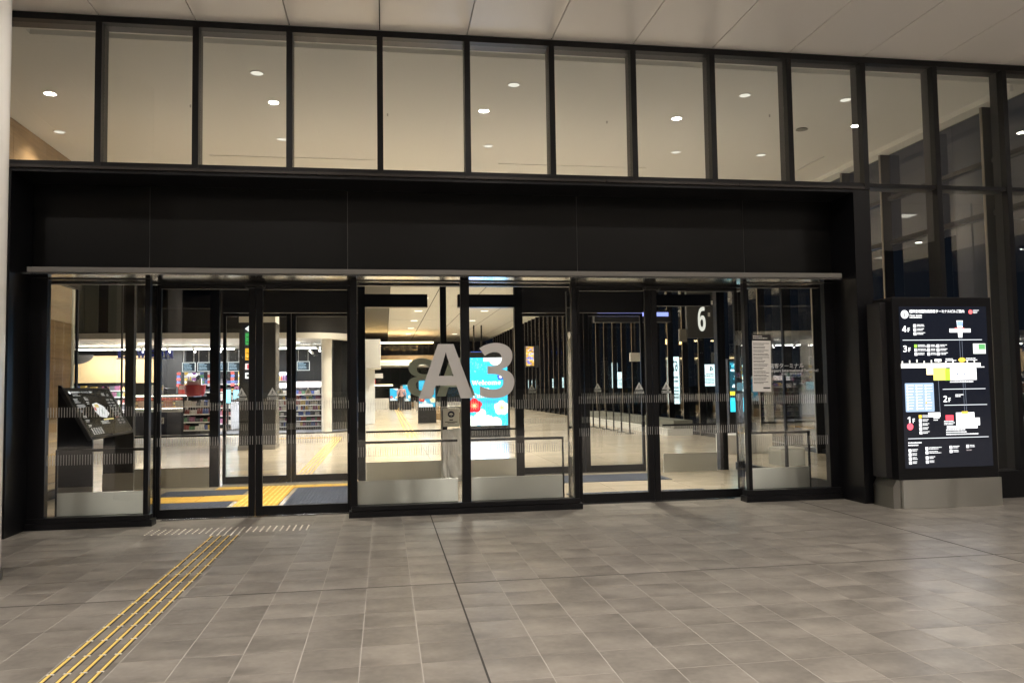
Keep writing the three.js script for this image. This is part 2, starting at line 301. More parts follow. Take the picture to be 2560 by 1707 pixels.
// marks, stickers
function dashes(x0, x1, y0, y1, z, pitch = 0.0293) { const l = []; for (let x = x0 + pitch / 2; x < x1; x += pitch) l.push(bx(x - 0.0023, x + 0.0023, y0, y1, z, z + 0.002)); return merge(l); }
const stickTex = canvas(256, 320, (g) => {
  g.fillStyle = '#c9cbc6'; g.beginPath(); g.moveTo(128, 4); g.lineTo(246, 206); g.lineTo(10, 206); g.closePath(); g.fill();
  g.fillStyle = '#3c423d'; g.beginPath(); g.arc(128, 92, 12, 0, 7); g.fill(); g.lineWidth = 14; g.strokeStyle = '#3c423d'; g.beginPath(); g.moveTo(128, 104); g.lineTo(120, 140); g.lineTo(150, 176); g.moveTo(120, 140); g.lineTo(90, 176); g.moveTo(104, 120); g.lineTo(160, 124); g.stroke();
  g.strokeStyle = '#3c423d'; g.lineWidth = 6; g.beginPath(); g.moveTo(34, 188); g.lineTo(222, 188); g.stroke();
  g.fillStyle = '#c9cbc6'; g.fillRect(0, 240, 256, 60); g.fillStyle = '#2d332f'; g.beginPath(); g.arc(28, 270, 20, 0, 7); g.fill(); g.fillRect(60, 252, 180, 12); g.fillRect(60, 276, 150, 12);
}, true);
const stickAlpha = canvas(256, 320, (g) => { g.fillStyle = '#000'; g.fillRect(0, 0, 256, 320); g.fillStyle = '#fff'; g.beginPath(); g.moveTo(128, 4); g.lineTo(246, 206); g.lineTo(10, 206); g.closePath(); g.fill(); g.fillRect(0, 240, 256, 60); }, false);
M.stick = new THREE.MeshStandardMaterial({ map: stickTex, alphaMap: stickAlpha, transparent: true, alphaTest: 0.5, roughness: 0.6 });
const noSmoke = canvas(128, 128, (g) => { g.fillStyle = '#d8cfc0'; g.fillRect(0, 0, 128, 128); g.strokeStyle = '#5a3a34'; g.lineWidth = 10; g.beginPath(); g.arc(64, 56, 38, 0, 7); g.moveTo(38, 30); g.lineTo(90, 82); g.stroke(); g.fillStyle = '#3a3432'; g.fillRect(40, 54, 50, 8); g.fillRect(20, 106, 88, 8); });
M.noSmoke = std(1, 0.6, 0, { map: noSmoke });
// ---------------------------------------------------------------- doors and screens
function leaf(x0, x1, z, head, stileL, stileR, label, group, stickX, inner) {
  const d = thing('sliding_door', label, 'glass door', group, [0, 0, 0]);
  part(d, 'stile', rb(x0, x0 + stileL, 0.012, head, z - 0.03, z + 0.03, 0.004, 1), M.frame);
  part(d, 'stile', rb(x1 - stileR, x1, 0.012, head, z - 0.03, z + 0.03, 0.004, 1), M.frame);
  part(d, 'bottom_rail', bx(x0 + stileL, x1 - stileR, 0.012, 0.125, z - 0.028, z + 0.028), M.frame);
  part(d, 'top_rail', bx(x0 + stileL, x1 - stileR, head - 0.05, head, z - 0.028, z + 0.028), M.frame);
  const p = part(d, 'glass_pane', plane(x0 + stileL, x1 - stileR, 0.125, head - 0.05, z), M.glass);
  part(p, 'upper_dashes', dashes(x0, x1, 1.31, 1.41, z + 0.033), M.dash); part(p, 'lower_dashes', dashes(x0, x1, 0.885, 0.99, z + 0.033), M.dash);
  if (stickX) { const s = new THREE.PlaneGeometry(0.13, 0.165); s.translate(stickX, 1.505, z + 0.004); part(p, 'warning_sticker', s, M.stick); }
  return d;
}
const gO = 'outer sliding door leaves', gI = 'inner sliding door leaves';
leaf(0.29, 1.447, -1.25, 2.86, 0.045, 0.08, 'outer sliding glass door leaf over the yellow and navy mats', gO, 1.28);
leaf(1.453, 2.61, -1.25, 2.86, 0.08, 0.045, 'outer sliding glass door leaf left of the big letters', gO, 1.65);
leaf(5.55, 6.577, -1.25, 2.86, 0.045, 0.08, 'outer sliding glass door leaf right of the big letters', gO, 6.4);
leaf(6.583, 7.82, -1.25, 2.86, 0.08, 0.045, 'outer sliding glass door leaf beside the paper notice', gO, 6.78);
leaf(0.37, 1.472, -4.85, 2.84, 0.05, 0.075, 'inner sliding glass door leaf in front of the snack counter', gI, 1.3, 1);
leaf(1.478, 2.58, -4.85, 2.84, 0.075, 0.05, 'inner sliding glass door leaf in front of the goods shelf', gI, 1.75, 1);
leaf(5.4, 6.547, -4.85, 2.84, 0.05, 0.09, 'inner sliding glass door leaf right of the blue screen', gI, 5.6, 1);
leaf(6.553, 7.66, -4.85, 2.84, 0.09, 0.05, 'inner sliding glass door leaf next to the hanging 6', gI, 6.8, 1);
{
  const sill = (x0, x1, z, label) => { const o = thing('door_sill', label, 'door sill'); part(o, 'track', bx(x0, x1, 0.0005, 0.005, z - 0.06, z + 0.06), M.chrome); part(o, 'groove', bx(x0, x1, 0.0052, 0.0062, z - 0.008, z + 0.008), M.dark); };
  sill(0.36, 2.6, -1.22, 'thin metal door track under the outer doors by the tactile strip'); sill(5.5, 7.68, -1.22, 'thin metal door track under the outer doors right of the letters'); sill(0.38, 2.45, -4.85, 'thin metal door track under the inner doors before the shop'); sill(5.4, 7.66, -4.85, 'thin metal door track under the inner doors on the right');
  const sens = (x, label) => { const o = thing('door_sensor', label, 'sensor'); part(o, 'body', rb(x - 0.12, x + 0.12, 2.815, 2.86, -1.2, -1.14, 0.012), M.dark); part(o, 'window', bx(x - 0.09, x + 0.09, 2.82, 2.835, -1.139, -1.137), std(0.004, 0.1)); };
  sens(1.45, 'small black motion sensor over the left outer doors'); sens(6.58, 'small black motion sensor over the right outer doors');
}
function screenPanel(o, x0, x1, z, top, rail, kickTop, base, kickZ, kx0 = x0, kx1 = x1) {
  const p = part(o, 'glass_pane', plane(x0, x1, base, top, z), M.glass);
  part(p, 'upper_dashes', dashes(x0, x1, 1.27, 1.385, z + 0.004), M.dash); part(p, 'lower_dashes', dashes(x0, x1, 0.72, 0.84, z + 0.004), M.dash);
  if (kickTop) {
    part(o, 'kick_plate', rb(kx0, kx1, base, kickTop, kickZ - 0.03, kickZ, 0.004, 1), M.steel);
    part(o, 'guard_rail', bx(kx0, kx1, rail, rail + 0.03, kickZ - 0.035, kickZ - 0.005), M.frame);
  }
}
{
  const o = thing('glass_screen', 'projecting glass screen carrying the big letters between the doors', 'glass screen');
  for (const [a, b] of [[2.62, 2.7], [3.975, 4.085], [5.4, 5.46]]) part(o, 'post', rb(a, b, 0.13, 2.885, -0.95, -0.85, 0.005, 1), M.frame);
  for (const [a, b] of [[2.64, 2.67], [5.42, 5.46]]) part(o, 'rear_post', bx(a, b, 0.02, 2.8, -1.3, -1.22), M.frame);
  part(o, 'return_pane', planeX(2.66, 0.13, 2.885, -1.2, -0.95), M.glass); part(o, 'return_pane', planeX(5.42, 0.13, 2.885, -1.2, -0.95), M.glass);
  part(o, 'base_rail', rb(2.63, 5.46, 0.075, 0.135, -0.98, -0.83, 0.006, 1), M.black); part(o, 'base_plinth', bx(2.6, 5.49, 0, 0.074, -1.0, -0.815), M.black);
  part(o, 'head_rail', bx(2.62, 5.46, 2.873, 2.8855, -0.92, -0.88), M.black);
  screenPanel(o, 2.7, 3.975, -0.9, 2.885, 0.872, 0.42, 0.135, -0.97, 2.7, 3.93); screenPanel(o, 4.085, 5.4, -0.9, 2.885, 0.872, 0.42, 0.135, -0.97, 4.1, 5.27);
  part(o, 'rail_end', bx(5.27, 5.29, 0.135, 0.9, -1.0, -0.97), M.frame);
}
{
  const o = thing('glass_screen', 'glass screen at the left jamb with the tilted guide kiosk behind it', 'glass screen');
  part(o, 'post', rb(0.25, 0.305, 0.13, 2.885, -0.95, -0.85, 0.005, 1), M.frame); part(o, 'post', bx(-1.01, -0.82, 0.13, 2.885, -0.96, -0.86), M.black); part(o, 'rear_post', bx(0.255, 0.285, 0.02, 2.8, -1.3, -1.22), M.frame);
  part(o, 'return_pane', planeX(0.275, 0.13, 2.885, -1.2, -0.95), M.glass);
  part(o, 'base_rail', bx(-1.0, 0.33, 0.075, 0.13, -0.98, -0.83), M.black); part(o, 'base_plinth', bx(-1.005, 0.36, 0, 0.074, -1.0, -0.815), M.black); part(o, 'head_rail', bx(-1.0, 0.31, 2.873, 2.8855, -0.92, -0.88), M.black);
  screenPanel(o, -0.82, 0.25, -0.9, 2.885, 0.865, 0.395, 0.13, -0.97, -0.725, 0.25); part(o, 'rail_end', bx(-0.745, -0.725, 0.13, 0.895, -1.0, -0.97), M.frame);
}
{
  const o = thing('glass_screen', 'glass screen at the right jamb with paper notice and airport name', 'glass screen');
  part(o, 'post', rb(7.74, 7.79, 0.13, 2.885, -0.95, -0.85, 0.005, 1), M.frame); part(o, 'post', bx(8.9, 9.04, 0.13, 2.885, -0.96, -0.86), M.black); part(o, 'rear_post', bx(7.83, 7.86, 0.02, 2.8, -1.3, -1.22), M.frame);
  part(o, 'return_pane', planeX(7.765, 0.13, 2.885, -1.2, -0.95), M.glass);
  part(o, 'base_rail', bx(7.7, 9.04, 0.075, 0.15, -0.98, -0.83), M.black); part(o, 'base_plinth', bx(7.68, 9.045, 0, 0.074, -1.0, -0.815), M.black); part(o, 'head_rail', bx(7.74, 9.04, 2.873, 2.8855, -0.92, -0.88), M.black);
  screenPanel(o, 7.79, 8.9, -0.9, 2.885, 0.87, 0.42, 0.15, -0.97, 7.81, 8.66); part(o, 'rail_end', bx(8.66, 8.68, 0.15, 0.9, -1.0, -0.97), M.frame);
  const nm = new THREE.PlaneGeometry(0.94, 0.235); nm.translate(8.34, 1.765, -0.895);
  const draw = (g, w, h) => { g.fillStyle = '#000'; g.fillRect(0, 0, w, h); g.strokeStyle = g.fillStyle = '#fff'; cjk(g, '福岡空港', 10, 6, 62, 0.1, 1.02); cjk(g, '国際線旅客ターミナル', 10, 86, 76, 0.09, 1.02); g.font = 'bold 54px sans-serif'; g.fillText('Fukuoka Airport International Terminal', 10, 214, 1000); cjk(g, '미널', 430, 226, 34, 0.09); cjk(g, '国际航站楼', 560, 226, 34, 0.08, 1.1); };
  part(o, 'airport_name', nm, new THREE.MeshStandardMaterial({ color: col(0.6), alphaMap: canvas(1024, 264, draw, false), transparent: true, alphaTest: 0.5, roughness: 0.6 }));
}
{ // paper notice on the right screen
  const o = thing('paper_notice', 'tall white paper notice with dark heading taped on the right glass screen', 'notice');
  const t = canvas(400, 1180, (g) => { g.fillStyle = '#e9e7e2'; g.fillRect(0, 0, 400, 1180); g.fillStyle = '#2e2d2c'; g.fillRect(0, 0, 400, 130); let q = 5; const R = () => (q = (q * 16807) % 2147483647) / 2147483647; smallPrint(g, 20, 30, 360, 80, 2, R, '#d8d5cf'); for (let i = 0; i < 12; i++) smallPrint(g, 24, 180 + i * 72, 352, 56, 2, R, '#4a4846'); g.fillStyle = '#333'; g.fillRect(230, 1090, 150, 26); });
  const s = new THREE.BoxGeometry(0.262, 0.762, 0.0012); s.rotateZ(-0.02); s.translate(7.985, 1.815, -0.893); part(o, 'sheet', s, std(1, 0.8, 0, { map: t }));
}
const font = await new FontLoader().loadAsync('fonts/droid/droid_sans_bold.typeface.json');
function letter(ch, x0, x1, y0, y1, z, mat, parent, name, mirror, depth = 0.004) {
  const g = new TextGeometry(ch, { font, size: 1, depth: 0.01, curveSegments: 10 }); g.computeBoundingBox(); const b = g.boundingBox;
  g.translate(-b.min.x, -b.min.y, 0); g.scale((x1 - x0) / (b.max.x - b.min.x), (y1 - y0) / (b.max.y - b.min.y), depth / 0.01);
  if (mirror) { g.rotateY(Math.PI); g.translate(x1, y0, z); } else g.translate(x0, y0, z);
  return part(parent, name, g, mat);
}
{
  const o = thing('gate_number', 'large pale grey A3 lettering on the front of the outer glass screen', 'lettering');
  letter('A', 3.445, 4.125, 1.415, 2.09, -0.846, M.film, o, 'letter'); letter('3', 4.205, 4.64, 1.41, 2.1, -0.846, M.film, o, 'letter');
  const q = thing('gate_number', 'reversed grey green A3 lettering on the inner glass screen', 'lettering');
  letter('3', 3.41, 3.86, 1.40, 2.05, -4.53, M.filmBack, q, 'letter', true); letter('A', 3.9, 4.56, 1.4, 2.05, -4.53, M.filmBack, q, 'letter', true);
}
// inner screens
{
  const o = thing('glass_screen', 'inner glass screen with steel kick plate behind the big letters', 'glass screen');
  for (const [a, b] of [[2.46, 2.71], [5.26, 5.395]]) part(o, 'post', bx(a + (a < 3 ? 0.13 : 0), b, 0, 3.34, -4.68, -4.55), M.frame);
  part(o, 'mullion', bx(3.975, 4.08, 0.0, 3.34, -4.66, -4.57), M.frame);
  part(o, 'operator_box', bx(2.71, 3.76, 2.92, 3.14, -4.7, -4.54), M.black); part(o, 'operator_box', bx(4.28, 5.26, 2.92, 3.14, -4.7, -4.54), M.black);
  screenPanel(o, 2.71, 3.975, -4.6, 3.34, 0.81, 0.32, 0.0, -4.56, 2.72, 3.97); screenPanel(o, 4.08, 5.26, -4.6, 3.34, 0.81, 0.32, 0.0, -4.56, 4.09, 5.36);
}
{
  const o = thing('glass_screen', 'inner glass screen with kick plate in front of the snack case', 'glass screen');
  part(o, 'post', bx(0.22, 0.36, 0, 3.34, -4.68, -4.55), M.frame); part(o, 'post', bx(-1.08, -0.95, 0, 3.34, -4.68, -4.55), M.frame); part(o, 'thin_mullion', bx(-1.15, -1.135, 0, 3.34, -4.62, -4.57), M.frame); part(o, 'side_pane', plane(-1.8, -1.15, 0.05, 3.34, -4.6), M.glass);
  screenPanel(o, -0.95, 0.22, -4.6, 3.34, 0.81, 0.32, 0.0, -4.56, -0.93, 0.22);
  part(o, 'fan_light_panel', bx(-0.93, 0.22, 2.9, 3.34, -4.64, -4.6), M.charcoal);
}
{
  const o = thing('glass_screen', 'inner glass screen with kick plate under the hanging 6', 'glass screen');
  part(o, 'post', bx(7.66, 7.76, 0, 3.34, -4.68, -4.55), M.frame); part(o, 'post', bx(8.98, 9.13, 0, 3.34, -4.75, -4.6), M.frame);
  part(o, 'operator_box', bx(7.76, 8.85, 2.95, 3.15, -4.7, -4.54), M.black);
  screenPanel(o, 7.76, 8.98, -4.6, 3.34, 0.81, 0.32, 0.0, -4.56, 7.9, 8.9);
}
{ // over-door panels and side walls of the lobby between the two door lines
  const o = thing('transom_panel', 'black panel over the inner doors before the snack counter', 'panel'); part(o, 'board', bx(0.37, 2.58, 2.85, 3.34, -4.9, -4.8), M.dark);
  const q = thing('transom_panel', 'black panel over the inner doors right of the blue screen', 'panel'); part(q, 'board', bx(5.4, 7.66, 2.85, 3.34, -4.9, -4.8), M.dark);
  for (const [x, l] of [[-1.83, 'glass side wall of the entrance lobby behind the tilted kiosk'], [9.33, 'glass side wall of the entrance lobby at the right jamb']]) {
    const s = thing('side_screen', l, 'glass screen');
    part(s, 'base_rail', bx(x - 0.04, x + 0.04, 0, 0.13, -4.66, -1.0), M.black); part(s, 'head_rail', bx(x - 0.04, x + 0.04, 3.2, 3.34, -4.66, -1.0), M.black);
    for (const z of [-1.05, -2.85, -4.62]) part(s, 'post', bx(x - 0.015, x + 0.015, 0.13, 3.2, z - 0.03, z + 0.03), M.frame);
    part(s, 'glass_pane', planeX(x, 0.13, 3.2, -2.82, -1.08), M.glass); part(s, 'glass_pane', planeX(x, 0.13, 3.2, -4.59, -2.88), M.glass);
  }
}
// ---------------------------------------------------------------- hall shell
{
  const f = struct('hall_floor', null, null, 'glossy cream stone floor of the terminal hall');
  part(f, 'bed', bx(-14, XR + 0.3, -0.3, -0.012, -66, -1.402), M.seam);
  const vs = []; for (let k = 0; k < 6; k++) { const b = new THREE.BoxGeometry(1.194, 0.012, 0.594); b.translate(0, -0.006, 0); const t = uvm(b), u = t.attributes.uv, ox = rnd() * 3, oz = rnd() * 3; for (let i = 0; i < u.count; i++) u.setXY(i, u.getX(i) + ox, u.getY(i) + oz); vs.push(t); }
  const hm = [0.95, 1, 1.05].map((k) => std(k, 0.2, 0, { map: hallTex })); const rest = [[], [], []]; let n = 0;
  for (let z = -1.7; z > -66; z -= 0.6) for (let x = -13.4; x < XR; x += 1.2) {
    const gv = vs[Math.floor(rnd() * 6)], mi = Math.floor(rnd() * 3);
    if (z > -13 && x > -2 && x < 10 && n < 290) { n++; part(f, 'floor_tile', gv, hm[mi]).position.set(x, 0, z); }
    else { const c = gv.clone(); c.translate(x, 0, z); rest[mi].push(c); }
  }
  rest.forEach((l, i) => { const m = part(f, 'far_floor_tiles', mergeGeometries(l), hm[i]); m.userData.kind = 'stuff'; });

  const c = struct('hall_ceiling', null, null, 'cream ceiling of the terminal hall');
  const cp = (x0, x1, z0, z1, t = 0.08) => part(c, 'ceiling_panel', bx(x0, x1, HC, HC + t, z0, z1), M.plaster);
  part(c, 'joint_backing', bx(3.27, XR, HC + 0.016, HC + 0.1, -66, -8.21), M.void);
  cp(XL, XR, -0.81, -0.44); cp(XL, -1.1, -0.95, -0.81);
  cp(XL, 11.24, -5.83, -0.95); cp(11.24, XR, -4.7, -0.95); cp(11.29, XR, -5.87, -4.7);
  cp(XL, -0.08, -5.87, -5.83); cp(2.89, 5.2, -5.87, -5.83); cp(8.14, 11.24, -5.87, -5.83);
  cp(XL, XR, -8.2, -5.87);
  for (let i = 0; i < 5; i++) for (let k = 0; k < 7; k++) { const x0 = i ? 3.43 + (i - 0) * 1.96 - 0.0 : 3.27, x1 = i < 4 ? 3.43 + (i + 1) * 1.96 : XR; const a = i === 0 ? 3.27 : 3.43 + i * 1.96; cp(a + 0.02, Math.min(x1, XR) - 0.02, -8.2 - (k + 1) * 8.3 + 0.06, -8.2 - k * 8.3 - 0.06, 0.01); }
  part(c, 'slot_backing', bx(XL - 0.3, XR + 0.3, HC + 0.12, HC + 0.3, -66, -0.44), M.slot);
  part(c, 'dark_ceiling', bx(-14, 3.26, HC + 0.0, HC + 0.08, -66, -8.22), M.charcoal);
  part(c, 'wall_cove', bx(12.0, 12.06, HC - 0.09, HC - 0.002, -60, -1), M.plaster);
  const w = struct('hall_walls', null, null, 'outer walls of the terminal hall');
  part(w, 'left_wall', bx(-14.3, -14, 0, HC, -66, -6.6), M.charcoal); part(w, 'end_wall', bx(-14, XR, 0, HC, -66.3, -66), M.charcoal);
  part(w, 'flank_wall', bx(-16, XL - 0.02, 0, HC + 0.3, -6.6, -0.45), M.charcoal);
  part(w, 'roof', bx(-16, XR + 0.6, HC + 0.31, HC + 0.5, -66.3, -0.44), M.void);
}
{
  const o = thing('wood_wall', 'glossy tan wood veneer wall left of the entrance lobby', 'wall');
  for (let k = 0; k < 5; k++) part(o, 'veneer_panel', bx(XL - 0.015, XL + 0.005 + 0.03, 0.02, HC - 0.01, -0.5 - (k + 1) * 1.22 + 0.004, -0.5 - k * 1.22), M.wood);
  part(o, 'edge_trim', bx(XL - 0.01, XL + 0.05, 0.02, HC - 0.01, -6.7, -6.61), M.plaster);
}
// side curtain wall on the right of the hall
{
  const o = thing('side_curtain_wall', 'dark finned glass wall along the right side of the hall', 'glass wall');
  const fin = bx(-0.16, 0.02, 0, HC - 0.002, -0.03, 0.03), edge = bx(-0.172, -0.161, 0, HC - 0.002, -0.022, 0.022);
  for (let k = 0; k < 46; k++) {
    const z = -0.62 - k * 1.3; const m = part(o, 'fin', fin, M.frame); m.position.set(XR, 0, z); const e = part(m, 'fin_edge', edge, M.finEdge);
    if (k < 20) { part(o, 'glass_pane', planeX(XR + 0.03, 0.02, 4.1, z - 1.27, z - 0.03), M.glassGreen); part(o, 'upper_pane', planeX(XR + 0.03, 4.18, HC, z - 1.27, z - 0.03), M.glassGreen); }
  }
  part(o, 'far_glazing', planeX(XR + 0.03, 0.02, HC, -61, -26.7), M.glassGreen);
  for (const [a, b] of [[4.1, 4.18], [4.93, 5.0]]) part(o, 'transom', bx(XR - 0.05, XR + 0.06, a, b, -7.1, -0.5), M.frame);
  part(o, 'plinth', bx(XR - 0.06, XR + 0.1, 0, 0.1, -60, -0.5), M.black);
}
// ---------------------------------------------------------------- hall lamps
{
  const dim = (x, z, label, grp, k, cd) => { const l = thing('ceiling_downlight', label, 'downlight', grp, [x, HC, z]); part(l, 'trim_ring', new THREE.TorusGeometry(0.088, 0.009, 8, 24).rotateX(Math.PI / 2), M.white); part(l, 'reflector', cyl(0.08, 0.08, -0.004, -0.001), glow([1, 0.95, 0.82], k)); if (cd) spot(0, -0.03, 0, cd, 1.2, 0xfff2e2, 0.8, 5, l); };
  [[1.36, 'above the white column reflection'], [4.86, 'over the middle of the entrance'], [8.33, 'over the right jamb side'], [9.95, 'nearest the corner']].forEach(([x, s]) => dim(x, -1.85, 'faint round ceiling light behind the upper glass, front row, ' + s, 'front row of faint hall lights', 0.45, 2));
  [[-2.19, 'above the wood wall'], [1.33, 'second from the wood wall'], [4.87, 'middle'], [8.35, 'fourth from the wood wall'], [10.02, 'nearest the glass side']].forEach(([x, s]) => dim(x, -4.75, 'faint round ceiling light behind the upper glass, rear row, ' + s, 'rear row of faint hall lights', 0.45, 6));
  const s = thing('smoke_detector', 'flat round speaker disc on the hall ceiling near the corner', 'speaker', null, [10, HC, -3.23]); part(s, 'disc', cyl(0.1, 0.09, -0.012, -0.001), M.slot);
  [[0.2, -3.2], [3.1, -3.25], [6.6, -3.2], [9.1, -2.6], [10.5, -2.4]].forEach(([x, z], i) => { const q = thing('sprinkler_head', 'tiny sprinkler head on the hall ceiling, ' + ['first', 'second', 'third', 'fourth', 'fifth'][i] + ' from the left', 'sprinkler', 'sprinkler heads', [x, HC, z]); part(q, 'plate', cyl(0.03, 0.03, -0.004, -0.001), M.white); part(q, 'head', cyl(0.01, 0.014, -0.04, -0.0045), M.chrome); });
  const zs = [-9.5, -16, -22.5, -29, -35.5, -42, -48.5, -55];
  const ord = ['first', 'second', 'third', 'fourth', 'fifth', 'sixth', 'seventh', 'eighth'];
  for (const z of zs) for (const x of [4.89, 8.6]) { const l = thing('ceiling_light', 'square ceiling light, ' + ord[zs.indexOf(z)] + ' from the entrance, in the row ' + (x < 6 ? 'above the benches' : 'by the finned glass'), 'ceiling light', 'square lights in the far hall ceiling', [x, HC, z]); part(l, 'frame', bx(-0.25, 0.25, -0.012, -0.001, -0.25, 0.25), M.white); part(l, 'diffuser', bx(-0.2, 0.2, -0.016, -0.0125, -0.2, 0.2), glow([1, 0.94, 0.8], 2.2)); spot(0, -0.05, 0, x < 6 ? 135 : z > -24 ? 34 : 70, 1.25, 0xfff6ea, 0.8, 8, l); }
  for (const z of [-9.5, -13.5, -17.5]) { const l = thing('ceiling_spotlight', 'small bright spotlight in the dark ceiling before the shop, ' + (z > -10 ? 'nearest the doors' : z > -15 ? 'middle one' : 'nearest the shop'), 'spotlight', 'spotlights in the dark ceiling', [1.7, HC, z]); part(l, 'can', cyl(0.06, 0.06, -0.1, -0.001), M.dark); part(l, 'lens', cyl(0.05, 0.05, -0.106, -0.101), glow([1, 0.95, 0.85], 20)); spot(0, -0.13, 0, 70, 0.9, 0xffeed6, 0.8, 4, l); }
  for (const [x, cd, s] of [[1.5, 34, 'over the yellow guide tiles'], [6.6, 34, 'over the right navy mats']]) { const l = thing('lobby_downlight', 'small round light in the entrance lobby roof ' + s, 'downlight', 'entrance lobby lights', [x, 3.34, -2.7]); part(l, 'trim', cyl(0.08, 0.08, -0.008, -0.001), M.white); part(l, 'lens', cyl(0.06, 0.06, -0.012, -0.0085), glow([1, 0.95, 0.84], 12)); spot(0, -0.03, 0, cd, 1.0, 0xfff4e2, 0.7, 5, l); }
}
// ---------------------------------------------------------------- lobby mats and tactile tiles
{
  const mat = (x0, x1, z0, z1, label) => { const o = thing('entrance_mat', label, 'mat', 'navy entrance mats'); part(o, 'backing', bx(x0, x1, 0.001, 0.008, z0, z1), M.mat); const l = []; let r = 0; for (let z = z0 + 0.03; z < z1 - 0.03; z += 0.055) { for (let x = x0 + 0.03 + (r % 2) * 0.05; x < x1 - 0.1; x += 0.1) l.push(bx(x, x + 0.06, 0.008, 0.012, z, z + 0.018)); r++; } part(o, 'ribs', merge(l), M.matRib).userData.kind = 'stuff'; };
  mat(-0.45, 0.93, -2.7, -1.5, 'navy ribbed mat nearest the kiosk, cut by the yellow strip'); mat(-0.3, 0.93, -4.05, -3.36, 'navy ribbed mat behind the yellow cross strip'); mat(1.67, 2.6, -4.05, -1.5, 'large navy ribbed mat right of the yellow guide tiles');
  mat(5.6, 7.66, -2.25, -1.5, 'navy ribbed mat just inside the right outer doors'); mat(5.6, 7.66, -4.45, -3.5, 'navy ribbed mat just before the right inner doors');
  const o = thing('guide_tiles', 'yellow tactile tiles crossing the entrance lobby between the navy mats', 'tactile paving');
  const tileB = (x0, x1, z0, z1, along) => { const b = part(o, 'yellow_tile', bx(x0 + 0.003, x1 - 0.003, 0.001, 0.009, z0 + 0.003, z1 - 0.003), M.yellow); const l = []; for (let k = 0; k < 4; k++) l.push(along ? bx(x0 + 0.03 + k * 0.07, x0 + 0.055 + k * 0.07, 0.009, 0.014, z0 + 0.015, z1 - 0.015) : bx(x0 + 0.015, x1 - 0.015, 0.009, 0.014, z0 + 0.03 + k * 0.07, z0 + 0.055 + k * 0.07)); part(b, 'ridges', merge(l), M.yellowBar); };
  for (let z = -4.35; z < -1.55; z += 0.3) for (const x of [1.0, 1.3]) tileB(x, x + 0.3, z, z + 0.3, true);
  for (let x = -0.8; x < 0.9; x += 0.3) for (const z of [-3.33, -3.03]) tileB(x, x + 0.3, z, z + 0.3, false);
  for (let x = 0.4; x < 2.4; x += 0.3) if (x < 0.95 || x > 1.55) tileB(x, x + 0.3, -4.38, -4.08, false);
  const p = thing('guide_tiles', 'yellow tactile path running from the inner door towards the shop shelf', 'tactile paving');
  const pb = bx(-0.014, 0.014, 0.0008, 0.007, -0.145, 0.145), pc = bx(-0.145, 0.145, 0.0008, 0.007, -0.014, 0.014);
  for (let k = 0; k < 41; k++) for (let j = 0; j < 4; j++) part(p, 'guide_bar', pb, M.yellow).position.set(1.455 + j * 0.078 - k * 0.001, 0, -5.25 - k * 0.3);
  for (let x = -0.6; x < 1.3; x += 0.3) for (let j = 0; j < 4; j++) part(p, 'guide_bar', pc, M.yellow).position.set(x + 0.15, 0, -17.36 + j * 0.078);
  const far = thing('guide_tiles', 'thin yellow tactile lines running down the far hall towards the person', 'tactile paving');
  const yl = []; for (const x of [3.72, 3.86, 4.0]) yl.push(bx(x, x + 0.05, 0.001, 0.006, -60, -16)); part(far, 'line', merge(yl), M.yellow);
}
